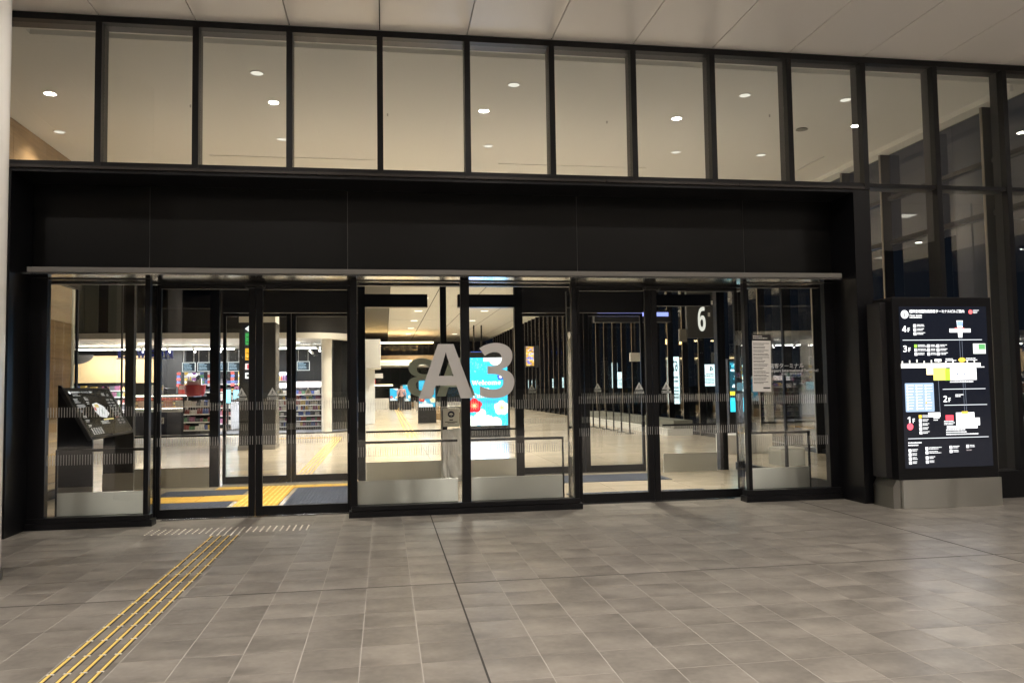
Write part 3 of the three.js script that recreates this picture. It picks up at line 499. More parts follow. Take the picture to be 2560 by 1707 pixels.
// ---------------------------------------------------------------- tilted guide kiosk
{
  const o = thing('guide_kiosk', 'black tilted guide kiosk on two legs behind the left glass screen', 'kiosk');
  const prof = (z0, z1) => { const s = new THREE.Shape([[-1.11, 0.0], [-0.685, 0.0], [-0.685, 0.9], [-0.69, 0.955], [-1.06, 1.62], [-1.08, 1.645], [-1.11, 1.65]].map((p) => new THREE.Vector2(...p))); const g = new THREE.ExtrudeGeometry(s, { depth: z1 - z0, bevelEnabled: false }); g.translate(0, 0, z0); return g; };
  part(o, 'leg', prof(-2.02, -1.98), M.black); part(o, 'leg', prof(-3.72, -3.68), M.black);
  for (const z of [-2.025, -3.725]) part(o, 'foot_plate', bx(-1.115, -0.68, 0, 0.35, z, z + 0.05), M.steelDark);
  const len = Math.hypot(0.37, 0.665), ang = Math.atan2(0.665, 0.37);
  const tx = canvas(1024, 768, (g) => {
    g.fillStyle = '#000'; g.fillRect(0, 0, 1024, 768); g.fillStyle = g.strokeStyle = '#fff'; g.beginPath(); g.arc(60, 50, 24, 0, 7); g.fill(); cjk(g, '国際線旅客ターミナルビルご案内', 96, 30, 30, 0.12); let q = 77; const R = () => (q = (q * 16807) % 2147483647) / 2147483647;
    smallPrint(g, 96, 76, 200, 40, 2, R, '#cfcfcf'); smallPrint(g, 60, 150, 130, 80, 4, R, '#ddd'); smallPrint(g, 60, 250, 180, 60, 3, R, '#ddd'); smallPrint(g, 300, 130, 80, 60, 3, R, '#eee'); smallPrint(g, 300, 210, 70, 50, 2, R, '#eee');
    for (const y of [340, 430, 500, 580]) smallPrint(g, 60, y, 90, 44, 2, R, '#ddd');
    g.fillStyle = '#fff'; g.beginPath(); g.moveTo(400, 250); g.lineTo(520, 230); g.lineTo(640, 300); g.lineTo(690, 430); g.lineTo(560, 500); g.lineTo(430, 470); g.lineTo(380, 380); g.closePath(); g.fill(); g.fillStyle = '#ead38a'; g.fillRect(440, 255, 90, 60); g.fillStyle = '#e07a6c'; g.fillRect(395, 300, 40, 60); g.fillStyle = '#f5e29a'; g.fillRect(470, 510, 250, 22); g.fillStyle = '#dfe6e0'; g.fillRect(520, 350, 60, 80); smallPrint(g, 380, 540, 300, 60, 3, R, '#eee');
    for (let i = 0; i < 2; i++) for (let k = 0; k < 9; k++) smallPrint(g, 800 + i * 100, 180 + k * 52, 80, 30, 2, R, k === 6 && !i ? '#e08a80' : '#eee'); smallPrint(g, 760, 70, 90, 50, 3, R, '#eee'); smallPrint(g, 880, 90, 60, 40, 2, R, '#eee');
    for (let i = 0; i < 5; i++) for (let k = 0; k < 5; k++) { g.fillStyle = '#e8e8e8'; g.fillRect(70 + i * 52, 640 + k * 22, 30, 11); }
  });
  const tilt = Math.PI / 2 - ang, B = new THREE.Group(); B.name = 'board'; B.position.set(-0.875, 1.288, -2.85); B.rotation.z = tilt; o.add(B);
  const slab = rb(-0.05, 0.0, -len / 2, len / 2, -0.89, 0.89, 0.008); part(B, 'board_case', slab, M.charcoal);
  const face = new THREE.PlaneGeometry(1.66, len - 0.06); face.rotateY(Math.PI / 2); face.translate(0.002, 0, 0); part(B, 'map_print', face, screenMat(tx, 0.5, 0.2), 'lit floor map with white print on black');
  part(B, 'socket', bx(0.001, 0.012, -len / 2 + 0.008, -len / 2 + 0.03, 0.02, 0.1), M.dark);
}
// ---------------------------------------------------------------- floor guide totem
{
  const o = thing('floor_guide_totem', 'backlit black floor guide board on a brushed steel base', 'sign board');
  part(o, 'base', rb(9.24, 10.58, 0.0, 0.345, -0.3, 0.17, 0.006), M.steel, 'brushed steel base with a chamfered left end');
  const ch = new THREE.Shape([[0, 0], [0.1, 0], [0.1, 0.345], [0.05, 0.345], [0, 0.26]].map((p) => new THREE.Vector2(...p))); const cg = new THREE.ExtrudeGeometry(ch, { depth: 0.4, bevelEnabled: false }); cg.translate(9.135, 0, -0.28); part(o, 'base_end', uvm(cg), M.steelDark);
  part(o, 'cabinet', rb(9.2, 10.56, 0.345, 2.58, -0.26, 0.15, 0.01), M.black);
  part(o, 'side_fin', bx(9.12, 9.198, 0.36, 2.53, -0.25, 0.02), M.dark);
  const W = 1024, H = 1690;
  const t = canvas(W, H, (g) => {
    let q = 991; const R = () => (q = (q * 16807) % 2147483647) / 2147483647; g.fillStyle = '#11131a'; g.fillRect(0, 0, W, H); g.fillStyle = g.strokeStyle = '#fff';
    const X = (x) => ((x - 205) / 600) * W, Y = (y) => ((y - 125) / 1100) * H; // measured on the board
    g.beginPath(); g.arc(66, 84, 44, 0, 7); g.fill(); g.fillStyle = '#11131a'; g.font = 'bold 70px sans-serif'; g.fillText('i', 55, 110); g.fillStyle = g.strokeStyle = '#fff';
    cjk(g, '福岡空港国際線旅客ターミナルビルご案内', 122, 36, 34, 0.15, 1.0); g.font = 'bold 26px sans-serif'; g.fillText('Floor Guide', 122, 104); smallPrint(g, 122, 112, 260, 20, 1, R, '#fff');
    g.fillStyle = '#ff6a6a'; g.beginPath(); g.arc(838, 58, 24, 0, 7); g.fill(); smallPrint(g, 868, 38, 80, 40, 3, R, '#fff'); g.fillStyle = '#fff';
    const fl = (s, y, x = 30) => { g.fillStyle = '#fff'; g.font = 'bold 92px sans-serif'; g.fillText(s[0], x, y); g.font = 'bold 62px sans-serif'; g.fillText('F', x + 58, y); };
    const rule = (y, x = 30, e = 960) => { g.fillStyle = '#dfe3e8'; g.fillRect(x, y, e - x, 6); };
    const blk = (x, y, n, w = 110, c = '#fff') => { for (let i = 0; i < n; i++) { g.fillStyle = i === 0 ? c : '#fff'; g.fillRect(x, y + i * 42, 32, 32); smallPrint(g, x + 42, y + i * 42 + 2, w, 30, 2, R, '#fff'); } };
    fl('4', 270); blk(160, 188, 3); rule(352);
    g.fillStyle = '#fff'; g.fillRect(580, 236, 250, 40); g.beginPath(); g.moveTo(668, 150); g.lineTo(742, 150); g.lineTo(728, 330); g.lineTo(682, 330); g.fill(); g.fillStyle = '#8fa9e8'; g.fillRect(674, 158, 64, 50); g.fillStyle = '#e86a6a'; g.fillRect(644, 226, 110, 12); g.strokeStyle = '#7f8794'; g.lineWidth = 3; g.beginPath(); g.moveTo(694, 330); g.lineTo(694, 600); g.moveTo(722, 330); g.lineTo(722, 600); g.stroke();
    fl('3', 478); blk(162, 402, 3, 110, '#9be04a'); blk(310, 402, 3, 70); blk(420, 402, 3, 90);
    g.fillStyle = '#dfe8da'; g.fillRect(850, 396, 148, 108); g.fillStyle = '#5e9e62'; g.fillRect(915, 402, 78, 56);
    g.fillStyle = '#fffdf2'; g.fillRect(0, 600, 930, 48); for (let i = 0; i < 11; i++) g.fillRect(10 + i * 84, 575 - (i % 3) * 8, 14, 30); g.fillRect(390, 556, 80, 28); smallPrint(g, 520, 552, 150, 34, 2, R, '#fff'); smallPrint(g, 760, 548, 160, 34, 2, R, '#fff'); g.fillStyle = '#ffd24a'; g.beginPath(); g.ellipse(712, 568, 42, 24, 0, 0, 7); g.fill();
    g.fillStyle = '#ffe9b8'; g.fillRect(290, 648, 130, 74); g.fillStyle = '#f3ea6a'; g.fillRect(370, 648, 150, 132); g.fillStyle = '#a4e23c'; g.fillRect(508, 660, 62, 122); g.fillStyle = '#fff'; g.fillRect(566, 650, 310, 130); g.fillStyle = '#3c4a63'; for (let i = 0; i < 3; i++) { g.fillRect(630 + i * 84, 712, 50, 6); g.fillRect(650 + i * 84, 700, 8, 30); } for (let i = 0; i < 6; i++) g.fillRect(590 + i * 48, 762, 26, 5); smallPrint(g, 560, 792, 330, 26, 1, R, '#fff'); smallPrint(g, 886, 640, 120, 20, 1, R, '#fff');
    g.fillStyle = '#8fa3bd'; g.beginPath(); g.roundRect(34, 806, 332, 300, 10); g.fill(); for (let i = 0; i < 3; i++) for (let k = 0; k < 9; k++) { g.fillStyle = '#fff'; g.fillRect(52 + i * 106, 826 + k * 30, 18, 18); smallPrint(g, 76 + i * 106, 828 + k * 30, 64, 16, 1, R, '#fff'); } g.fillStyle = '#f2b84a'; g.fillRect(264, 1006, 18, 18);
    rule(872, 470, 975); fl('2', 1010, 470); smallPrint(g, 616, 930, 110, 36, 2, R, '#fff'); rule(1040, 480, 985); g.strokeStyle = '#7f8794'; g.beginPath(); g.moveTo(712, 800); g.lineTo(716, 1110); g.moveTo(736, 800); g.lineTo(740, 1110); g.moveTo(424, 780); g.lineTo(430, 1110); g.stroke();
    fl('1', 1220, 44); g.fillStyle = '#ff5a6a'; g.beginPath(); g.arc(76, 1258, 36, 0, 7); g.fill(); blk(180, 1140, 5, 90, '#ffd24a'); g.fillStyle = '#fff'; g.fillRect(290, 1116, 140, 48); smallPrint(g, 350, 1170, 80, 40, 2, R, '#fff');
    g.fillStyle = '#f04a58'; g.fillRect(490, 1146, 92, 56); g.fillStyle = '#fff'; g.fillRect(612, 1122, 216, 140); g.fillRect(820, 1180, 70, 80); g.fillRect(500, 1260, 360, 30); smallPrint(g, 470, 1206, 130, 50, 3, R, '#fff'); smallPrint(g, 490, 1296, 380, 70, 3, R, '#fff'); g.fillStyle = '#ffd24a'; g.fillRect(680, 1112, 74, 24);
    rule(1380, 46, 985); smallPrint(g, 46, 1420, 180, 50, 2, R, '#fff'); blk(46, 1490, 4, 70); blk(240, 1474, 2, 160); blk(240, 1570, 2, 80); blk(520, 1468, 2, 80); blk(716, 1462, 1, 70); smallPrint(g, 716, 1512, 100, 22, 1, R, '#9a8f8f');
  });
  const f = new THREE.PlaneGeometry(1.2, 1.98); f.translate(9.885, 1.475, 0.1535); part(o, 'guide_face', f, screenMat(t, 1.1, 0.2), 'lit floor guide with white print on black');
  const l = rect(9.885, 1.475, 0.16, 1.2, 1.98, 0.16, 0xeaf2ff, [0, 0, 1]);
}
// ---------------------------------------------------------------- umbrella bag stand
{
  const o = thing('umbrella_bag_stand', 'umbrella bag stand with clear plastic bags behind the letters', 'bag stand', null, [3.98, 0, -4.3]);
  const fr = []; for (const x of [-0.02, 0.3]) fr.push(rod([x, 0.02, 0.14], [x, 1.22, 0], 0.014)); fr.push(rod([-0.02, 1.22, 0], [0.3, 1.22, 0], 0.014), rod([-0.02, 0.02, 0.14], [0.3, 0.02, 0.14], 0.014), rod([-0.02, 0.02, 0.14], [-0.02, 0.02, -0.14], 0.014), rod([0.3, 0.02, 0.14], [0.3, 0.02, -0.14], 0.014));
  part(o, 'frame', merge(fr), std([0.5, 0.5, 0.47], 0.35, 0.8));
  const t = canvas(256, 300, (g) => { g.fillStyle = '#d9d8d2'; g.fillRect(0, 0, 256, 300); g.fillStyle = '#1c2440'; g.beginPath(); g.arc(128, 96, 54, 0, 7); g.fill(); g.fillStyle = '#d9d8d2'; g.beginPath(); g.arc(128, 108, 34, Math.PI, 0); g.fill(); g.fillRect(125, 100, 6, 40); g.fillStyle = '#333'; g.fillRect(100, 180, 56, 18); g.fillRect(30, 216, 196, 12); g.fillRect(70, 240, 116, 8); });
  part(o, 'sign_plate', bx(0.005, 0.275, 0.9, 1.2, 0.03, 0.045), std(1, 0.6, 0, { map: t }));
  part(o, 'sign_face', plane(0.005, 0.275, 0.9, 1.2, 0.047), std(1, 0.6, 0, { map: t }));
  const bagM = new THREE.MeshPhysicalMaterial({ color: col(0.92), transmission: 0.3, thickness: 0, roughness: 0.32 });
  const bg = []; for (let k = 0; k < 9; k++) { const g = new THREE.PlaneGeometry(0.14, 0.78, 5, 18), p = g.attributes.position, a = rnd() * 6, b = rnd() * 6; for (let i = 0; i < p.count; i++) p.setZ(i, 0.03 * Math.sin(p.getY(i) * 17 + a + p.getX(i) * 40) + 0.02 * Math.sin(p.getX(i) * 60 + b)); g.computeVertexNormals(); g.translate(0.06 + (k % 3) * 0.085, 0.45 + rr(-0.04, 0.04), 0.08 + k * 0.006); bg.push(g); }
  part(o, 'plastic_bags', merge(bg), bagM).userData.kind = 'stuff';
}
// ---------------------------------------------------------------- blue welcome screen and the far screens
const flowerTex = (title) => canvas(600, 1050, (g, W, H) => {
  g.fillStyle = '#35b4dc'; g.fillRect(0, 0, W, H); let q = 31; const R = () => (q = (q * 16807) % 2147483647) / 2147483647; g.fillStyle = '#a9e4f2';
  for (let i = 0; i < 420; i++) { const x = R() * W, y = R() * H; if ((y < 260 && x < 300) || y > 700) { g.beginPath(); g.arc(x, y, 3 + 4 * R(), 0, 7); g.fill(); } }
  g.fillStyle = '#f2faf6'; for (const [x, y, r] of [[420, 40, 80], [520, 70, 90], [180, 950, 90], [60, 1000, 100], [300, 1000, 110], [420, 1010, 90], [210, 860, 70]]) { g.beginPath(); g.arc(x, y, r, 0, 7); g.fill(); }
  g.fillStyle = '#d5f0f2'; g.fillRect(250, 0, 120, 60);
  const fw = (x, y, r, c, d) => { g.fillStyle = c; for (let k = 0; k < 5; k++) { g.beginPath(); g.arc(x + Math.cos(k * 1.2566 - 1.57) * r * 0.55, y + Math.sin(k * 1.2566 - 1.57) * r * 0.55, r * 0.5, 0, 7); g.fill(); } g.strokeStyle = d; g.lineWidth = 6; for (let k = 0; k < 10; k++) { g.beginPath(); g.moveTo(x, y); g.lineTo(x + Math.cos(k * 0.628) * r * 0.5, y + Math.sin(k * 0.628) * r * 0.5); g.stroke(); } g.fillStyle = d; g.beginPath(); g.arc(x, y, r * 0.14, 0, 7); g.fill(); };
  fw(110, 740, 110, '#d8202c', '#ffe9a0'); fw(510, 780, 110, '#fdf3cf', '#e8c25a'); fw(500, 300, 50, '#3b4fb0', '#e8eefc');
  g.fillStyle = '#fff'; g.font = 'bold 92px serif'; g.textAlign = 'center'; if (title) { g.fillText('Welcome', 290, 420); g.fillText('to', 290, 520); g.fillText('Fukuoka', 290, 620); g.font = 'italic 40px serif'; }
  g.strokeStyle = '#fff'; g.lineWidth = 3; for (let k = 0; k < 7; k++) { g.beginPath(); g.moveTo(70 + k * 26, 960); g.lineTo(84 + k * 26, 900); g.stroke(); }
});
{
  const o = thing('welcome_screen', 'tall blue Welcome screen with red and white blossoms behind the 3', 'screen', null, [0, 0, 0]);
  part(o, 'cabinet', rb(5.42, 6.84, 0.0, 2.62, -15.55, -15.36, 0.01), M.dark);
  const wt = flowerTex(true); part(o, 'display', plane(5.5, 6.77, 0.36, 2.44, -15.352), screenMat(wt, 1.5, 0.3), 'lit blue display');
  rect(6.13, 1.4, -15.33, 1.27, 2.08, 1.7, 0x46a0ff, [0, 0, 1]);
  const ft = flowerTex(false), F = (x0, x1, y0, y1, z, label) => { const s = thing('far_screen', label, 'screen', null); part(s, 'cabinet', bx(x0 - 0.04, x1 + 0.04, 0.0, y1 + 0.05, z - 0.2, z - 0.02), M.dark); part(s, 'display', plane(x0, x1, y0, y1, z - 0.014), screenMat(ft, 0.9, 0.3)); };
  F(4.49, 5.2, 0.7, 1.85, -26, 'blue blossom screen seen through the leg of the A'); F(4.27, 4.81, 0.61, 1.74, -48, 'small pale blue screen right of the person'); F(3.38, 3.93, 0.65, 1.5, -48.2, 'blue screen left of the person at the hall end');
  const h = thing('hanging_display', 'blue hanging flight display on two poles under the ceiling', 'display', null, [0, 0, 0]);
  for (const x of [9.09, 9.62]) part(h, 'pole', bx(x, x + 0.1, 3.98, HC - 0.002, -46.05, -45.97), M.charcoal);
  part(h, 'case', bx(8.85, 10.5, 3.72, 3.99, -46.1, -45.9), M.dark); part(h, 'display', plane(8.9, 10.45, 3.75, 3.96, -45.89), screenMat(canvas(512, 70, (g) => { g.fillStyle = '#2a5fd8'; g.fillRect(0, 0, 512, 70); g.fillStyle = '#bcd2ff'; for (let i = 0; i < 7; i++) g.fillRect(20 + i * 70, 20, 44, 10); }), 1.6));
  const d2 = thing('hanging_display', 'violet lit hanging display over the right inner doors', 'display', null, [0, 0, 0]);
  part(d2, 'case', bx(7.6, 9.35, 2.93, 3.2, -8.1, -7.95), M.dark); part(d2, 'display', plane(7.66, 9.3, 3.06, 3.15, -7.945), glow([0.32, 0.38, 1], 0.9)); for (const x of [7.9, 9.0]) part(d2, 'rod', bx(x, x + 0.03, 3.2, HC - 0.002, -8.04, -8.01), M.dark);
  const od = thing('video_display', 'amber and violet picture display on the right glass side', 'display', null, [0, 0, 0]);
  part(od, 'case', bx(9.94, 10.63, 2.48, 3.54, -30.25, -30.02), M.charcoal); part(od, 'display', plane(9.97, 10.36, 2.55, 3.5, -30.014), screenMat(canvas(128, 256, (g) => { g.fillStyle = '#d2a24e'; g.fillRect(0, 0, 128, 256); let q = 3; const R = () => (q = (q * 16807) % 2147483647) / 2147483647; for (let i = 0; i < 60; i++) { g.fillStyle = ['#e9c877', '#9a6f3a', '#6f78d8', '#c9c2d0'][Math.floor(R() * 4)]; g.fillRect(R() * 128, R() * 256, 20 + 30 * R(), 8 + 14 * R()); } }), 1.1));
}
// ---------------------------------------------------------------- person far down the hall
{
  const o = thing('person', 'person in pink shirt, dark trousers and cap with shoulder bag far down the hall', 'person', null, [4.13, 0, -45.15]);
  const cap = (p, a, b, ra, rb_) => { const pa = [p[0] - a[0], p[1] - a[1], p[2] - a[2]], ba = [b[0] - a[0], b[1] - a[1], b[2] - a[2]]; const h = Math.max(0, Math.min(1, (pa[0] * ba[0] + pa[1] * ba[1] + pa[2] * ba[2]) / (ba[0] ** 2 + ba[1] ** 2 + ba[2] ** 2))); return Math.hypot(pa[0] - ba[0] * h, pa[1] - ba[1] * h, pa[2] - ba[2] * h) - (ra + (rb_ - ra) * h); };
  const smin = (a, b, k = 0.04) => { const h = Math.max(0, Math.min(1, 0.5 + (0.5 * (b - a)) / k)); return b + (a - b) * h - k * h * (1 - h); };
  const field = (bones, k, cut) => (p) => { let d = 9; for (const b of bones) d = smin(d, cap(p, b[0], b[1], b[2], b[3]), k); return cut ? Math.max(d, cut(p)) : d; };
  const mc = (f, c, h, res) => { const m = new MarchingCubes(res, new THREE.MeshBasicMaterial(), false, false, 120000); m.isolation = 0; let i = 0; for (let z = 0; z < res; z++) for (let y = 0; y < res; y++) for (let x = 0; x < res; x++) { const q = [c[0] + ((x - res / 2) / (res / 2)) * h, c[1] + ((y - res / 2) / (res / 2)) * h, c[2] + ((z - res / 2) / (res / 2)) * h]; m.field[i++] = -f(q); } m.update(); const n = m.count, g = new THREE.BufferGeometry(); const P = m.positionArray.slice(0, n * 3), N = m.normalArray.slice(0, n * 3); for (let k = 0; k < n; k++) { P[3 * k] = P[3 * k] * h + c[0]; P[3 * k + 1] = P[3 * k + 1] * h + c[1]; P[3 * k + 2] = P[3 * k + 2] * h + c[2]; } g.setAttribute('position', new THREE.BufferAttribute(P, 3)); g.setAttribute('normal', new THREE.BufferAttribute(N, 3)); return g; };
  const torso = [[[0, 1.38, 0], [0, 1.0, 0], 0.13, 0.12], [[-0.17, 1.4, 0], [0.17, 1.4, 0], 0.07, 0.07]], arms = []; for (const s of [-1, 1]) arms.push([[s * 0.2, 1.39, 0], [s * 0.27, 1.12, 0.02], 0.055, 0.045], [[s * 0.27, 1.12, 0.02], [s * 0.27, 0.88, 0.08], 0.042, 0.032]);
  const legs = []; for (const s of [-1, 1]) legs.push([[s * 0.09, 0.96, 0], [s * 0.1, 0.52, 0.02 * s], 0.1, 0.068], [[s * 0.1, 0.52, 0.02 * s], [s * 0.1, 0.09, -0.02 + 0.03 * s], 0.062, 0.042]);
  const feet = []; for (const s of [-1, 1]) feet.push([[s * 0.1, 0.045, -0.04 + 0.03 * s], [s * 0.11, 0.035, 0.15 + 0.03 * s], 0.04, 0.034]);
  const hands = []; for (const s of [-1, 1]) { hands.push([[s * 0.27, 0.86, 0.085], [s * 0.27, 0.79, 0.1], 0.032, 0.03]); for (let k = 0; k < 4; k++) hands.push([[s * 0.27 + (k - 1.5) * 0.006, 0.78, 0.08 + k * 0.014], [s * 0.265 + (k - 1.5) * 0.006, 0.71 + Math.abs(k - 1.4) * 0.008, 0.09 + k * 0.014], 0.01, 0.008]); hands.push([[s * 0.25, 0.82, 0.11], [s * 0.235, 0.77, 0.13], 0.011, 0.009]); }
  const head = [[[0, 1.44, 0], [0, 1.54, 0.01], 0.05, 0.05], [[0, 1.57, 0.015], [0, 1.62, 0.0], 0.072, 0.085], [[0, 1.585, 0.085], [0, 1.56, 0.1], 0.012, 0.014], [[-0.085, 1.585, 0], [-0.085, 1.56, 0], 0.018, 0.012], [[0.085, 1.585, 0], [0.085, 1.56, 0], 0.018, 0.012]];
  part(o, 'body', mc(field([...torso, ...arms, ...legs, ...feet, ...hands, ...head], 0.02), [0, 0.86, 0], 0.92, 96), std([0.5, 0.33, 0.25], 0.6));
  const fat = (l, d) => l.map((b) => [b[0], b[1], b[2] + d, b[3] + d]);
  part(o, 'shirt', mc(field(fat([...torso, arms[0], arms[2]], 0.018), 0.03, (p) => Math.max(0.93 - p[1], p[1] - 1.47)), [0, 1.2, 0], 0.4, 48), std([0.5, 0.33, 0.33], 0.85), 'pink short sleeved shirt');
  part(o, 'trousers', mc(field(fat(legs, 0.016), 0.03, (p) => Math.max(0.08 - p[1], p[1] - 0.99)), [0, 0.54, 0], 0.52, 56), std([0.03, 0.032, 0.04], 0.85), 'dark trousers');
  part(o, 'hair', mc(field([[[0, 1.61, -0.03], [0, 1.65, -0.01], 0.09, 0.088]], 0.02, (p) => Math.min(p[2] - 0.05, 1.61 - p[1])), [0, 1.62, 0], 0.16, 32), std(0.012, 0.7));
  for (const s of [-1, 1]) part(o, 'eye', new THREE.SphereGeometry(0.009, 8, 6).translate(s * 0.032, 1.6, 0.083), std(0.02, 0.3));
  part(o, 'mouth', bx(-0.022, 0.022, 1.528, 1.534, 0.082, 0.088), std([0.35, 0.12, 0.11], 0.6));
  for (const s of [-1, 1]) part(o, 'shoe', new THREE.SphereGeometry(0.05, 10, 8).scale(0.95, 0.8, 2.3).translate(s * 0.105, 0.042, 0.055 + 0.03 * s), std(0.05, 0.6));
  part(o, 'bag_strap', merge([rod([-0.17, 1.49, 0.04], [0.1, 1.2, 0.165], 0.014), rod([0.1, 1.2, 0.165], [0.2, 1.0, 0.1], 0.014)]), std(0.03, 0.6)); part(o, 'shoulder_bag', rb(0.15, 0.28, 0.86, 1.04, -0.04, 0.14, 0.02), std([0.06, 0.06, 0.07], 0.6));
}
// ---------------------------------------------------------------- shop on the left
{
  const o = thing('corner_shop', 'dark shop fascia with white curved soffit band over the snack counter', 'shop');
  const shp = (x1, r, z0) => { const s = new THREE.Shape(); s.moveTo(-14, -z0); s.lineTo(x1 - r, -z0); s.absarc(x1 - r, -z0 + r, r, -Math.PI / 2, 0, false); s.lineTo(x1, 26.5); s.lineTo(-14, 26.5); s.closePath(); return s; };
  const ex = (s, y0, y1) => { const g = new THREE.ExtrudeGeometry(s, { depth: y1 - y0, bevelEnabled: false, curveSegments: 24 }); g.rotateX(-Math.PI / 2); g.scale(1, 1, 1); g.translate(0, y0, 0); return g; };
  // extrude: shape y becomes -z after the turn
  part(o, 'soffit_band', ex(shp(1.95, 1.6, -19), 3.3, 3.49), M.white, 'white curved band');
  part(o, 'fascia', ex(shp(1.9, 1.6, -19.06), 3.49, HC - 0.002), M.charcoal, 'dark fascia above the band');
  part(o, 'back_wall', bx(-14, 1.2, 0, 3.3, -26.4, -26.2), M.charcoal);
  for (const [a, b] of [[-9.6, -6.74], [-6.71, -6.3], [-5.98, -5.56]]) part(o, 'grey_panel', bx(a, b, 3.52, HC - 0.01, -19.05, -18.98), std([0.16, 0.17, 0.15], 0.5));
  part(o, 'wood_panel', bx(-9.6, -5.75, 1.9, 2.98, -24.6, -24.5), std([0.75, 0.52, 0.26], 0.5), 'honey coloured wall panel');
  part(o, 'side_partition', bx(-5.72, -4.8, 0, 3.3, -24.6, -24.4), M.charcoal);
  part(o, 'corner_glazing', ex((() => { const s = new THREE.Shape(); s.moveTo(1.2, 19.9); s.absarc(0.25, 21.3, 1.55, -0.9, 0, false); s.lineTo(1.74, 24); s.lineTo(1.68, 24); s.absarc(0.25, 21.3, 1.49, 0, -0.9, true); s.closePath(); return s; })(), 0.1, 3.3), std(0.02, 0.15));
  part(o, 'kerb', ex((() => { const s = new THREE.Shape(); s.moveTo(-3, 19.9); s.lineTo(0.6, 19.7); s.absarc(0.25, 21.3, 1.65, -1.2, 0, false); s.lineTo(1.9, 24); s.lineTo(-3, 24); s.closePath(); return s; })(), 0, 0.05), M.charcoal);
  part(o, 'column', cyl(0.18, 0.18, 0.05, 3.3, 1.0, -19.9, 32), M.white, 'round white column');
  for (const [x0, x1] of [[-8.6, -5.9], [-5.5, -2.8], [-2.4, 0.5]]) { part(o, 'light_strip', bx(x0, x1, 3.15, 3.2, -23.6, -23.5), glow([1, 0.97, 0.9], 9)); rect((x0 + x1) / 2, 3.14, -23.55, x1 - x0, 0.3, 24, 0xf2f6ff, [0, -1, 0.001]); }
  for (const x of [-5.6, -2.0, -0.2]) { part(o, 'ceiling_lamp', cyl(0.12, 0.12, 3.285, 3.299, x, -21.4), glow([1, 0.96, 0.88], 5)); const l = spot(x, 3.27, -21.4, 120, 1.2, 0xf8f8ff, 0.7, 6); }
  const tx = part(o, 'track_spot', merge([rod([0.35, 3.0, -21.2], [0.35, 3.3, -21.2], 0.015), rod([0.3, 2.98, -21.25], [0.42, 2.86, -21.05], 0.05, 12)]), M.white);
  // letters of the shop name, blue
  const nm = 'LAWSON'; for (let i = 0; i < 6; i++) { if (1) letter(nm[i], -6.09 + i * 0.31, -6.09 + i * 0.31 + 0.255, 2.73, 2.99, -20.4, std([0.03, 0.045, 0.4], 0.4), o, 'name_letter', false, 0.05); }
  part(o, 'name_rail', bx(-6.15, -4.25, 2.685, 2.72, -20.41, -20.34), std([0.02, 0.03, 0.2], 0.4));
  const ms = canvas(256, 256, (g) => { g.fillStyle = '#e6e8ee'; g.fillRect(0, 0, 256, 256); g.fillStyle = '#1d3fae'; g.beginPath(); g.moveTo(20, 60); g.quadraticCurveTo(128, 20, 236, 60); g.quadraticCurveTo(216, 128, 236, 200); g.quadraticCurveTo(128, 240, 20, 200); g.quadraticCurveTo(44, 128, 20, 60); g.fill(); g.fillStyle = '#f4f6fa'; g.fillRect(108, 70, 40, 14); g.beginPath(); g.moveTo(114, 84); g.lineTo(142, 84); g.lineTo(160, 116); g.lineTo(160, 190); g.lineTo(96, 190); g.lineTo(96, 116); g.closePath(); g.fill(); g.fillStyle = '#fff'; g.font = 'bold 24px sans-serif'; g.fillText('STATION', 74, 226); });
  part(o, 'logo_sign', rb(1.3, 1.86, 2.56, 3.12, -22.66, -22.58, 0.01), M.white); part(o, 'logo_face', plane(1.32, 1.84, 2.58, 3.1, -22.574), screenMat(ms, 0.9, 0.4), 'blue shop sign with a white bottle mark');
}
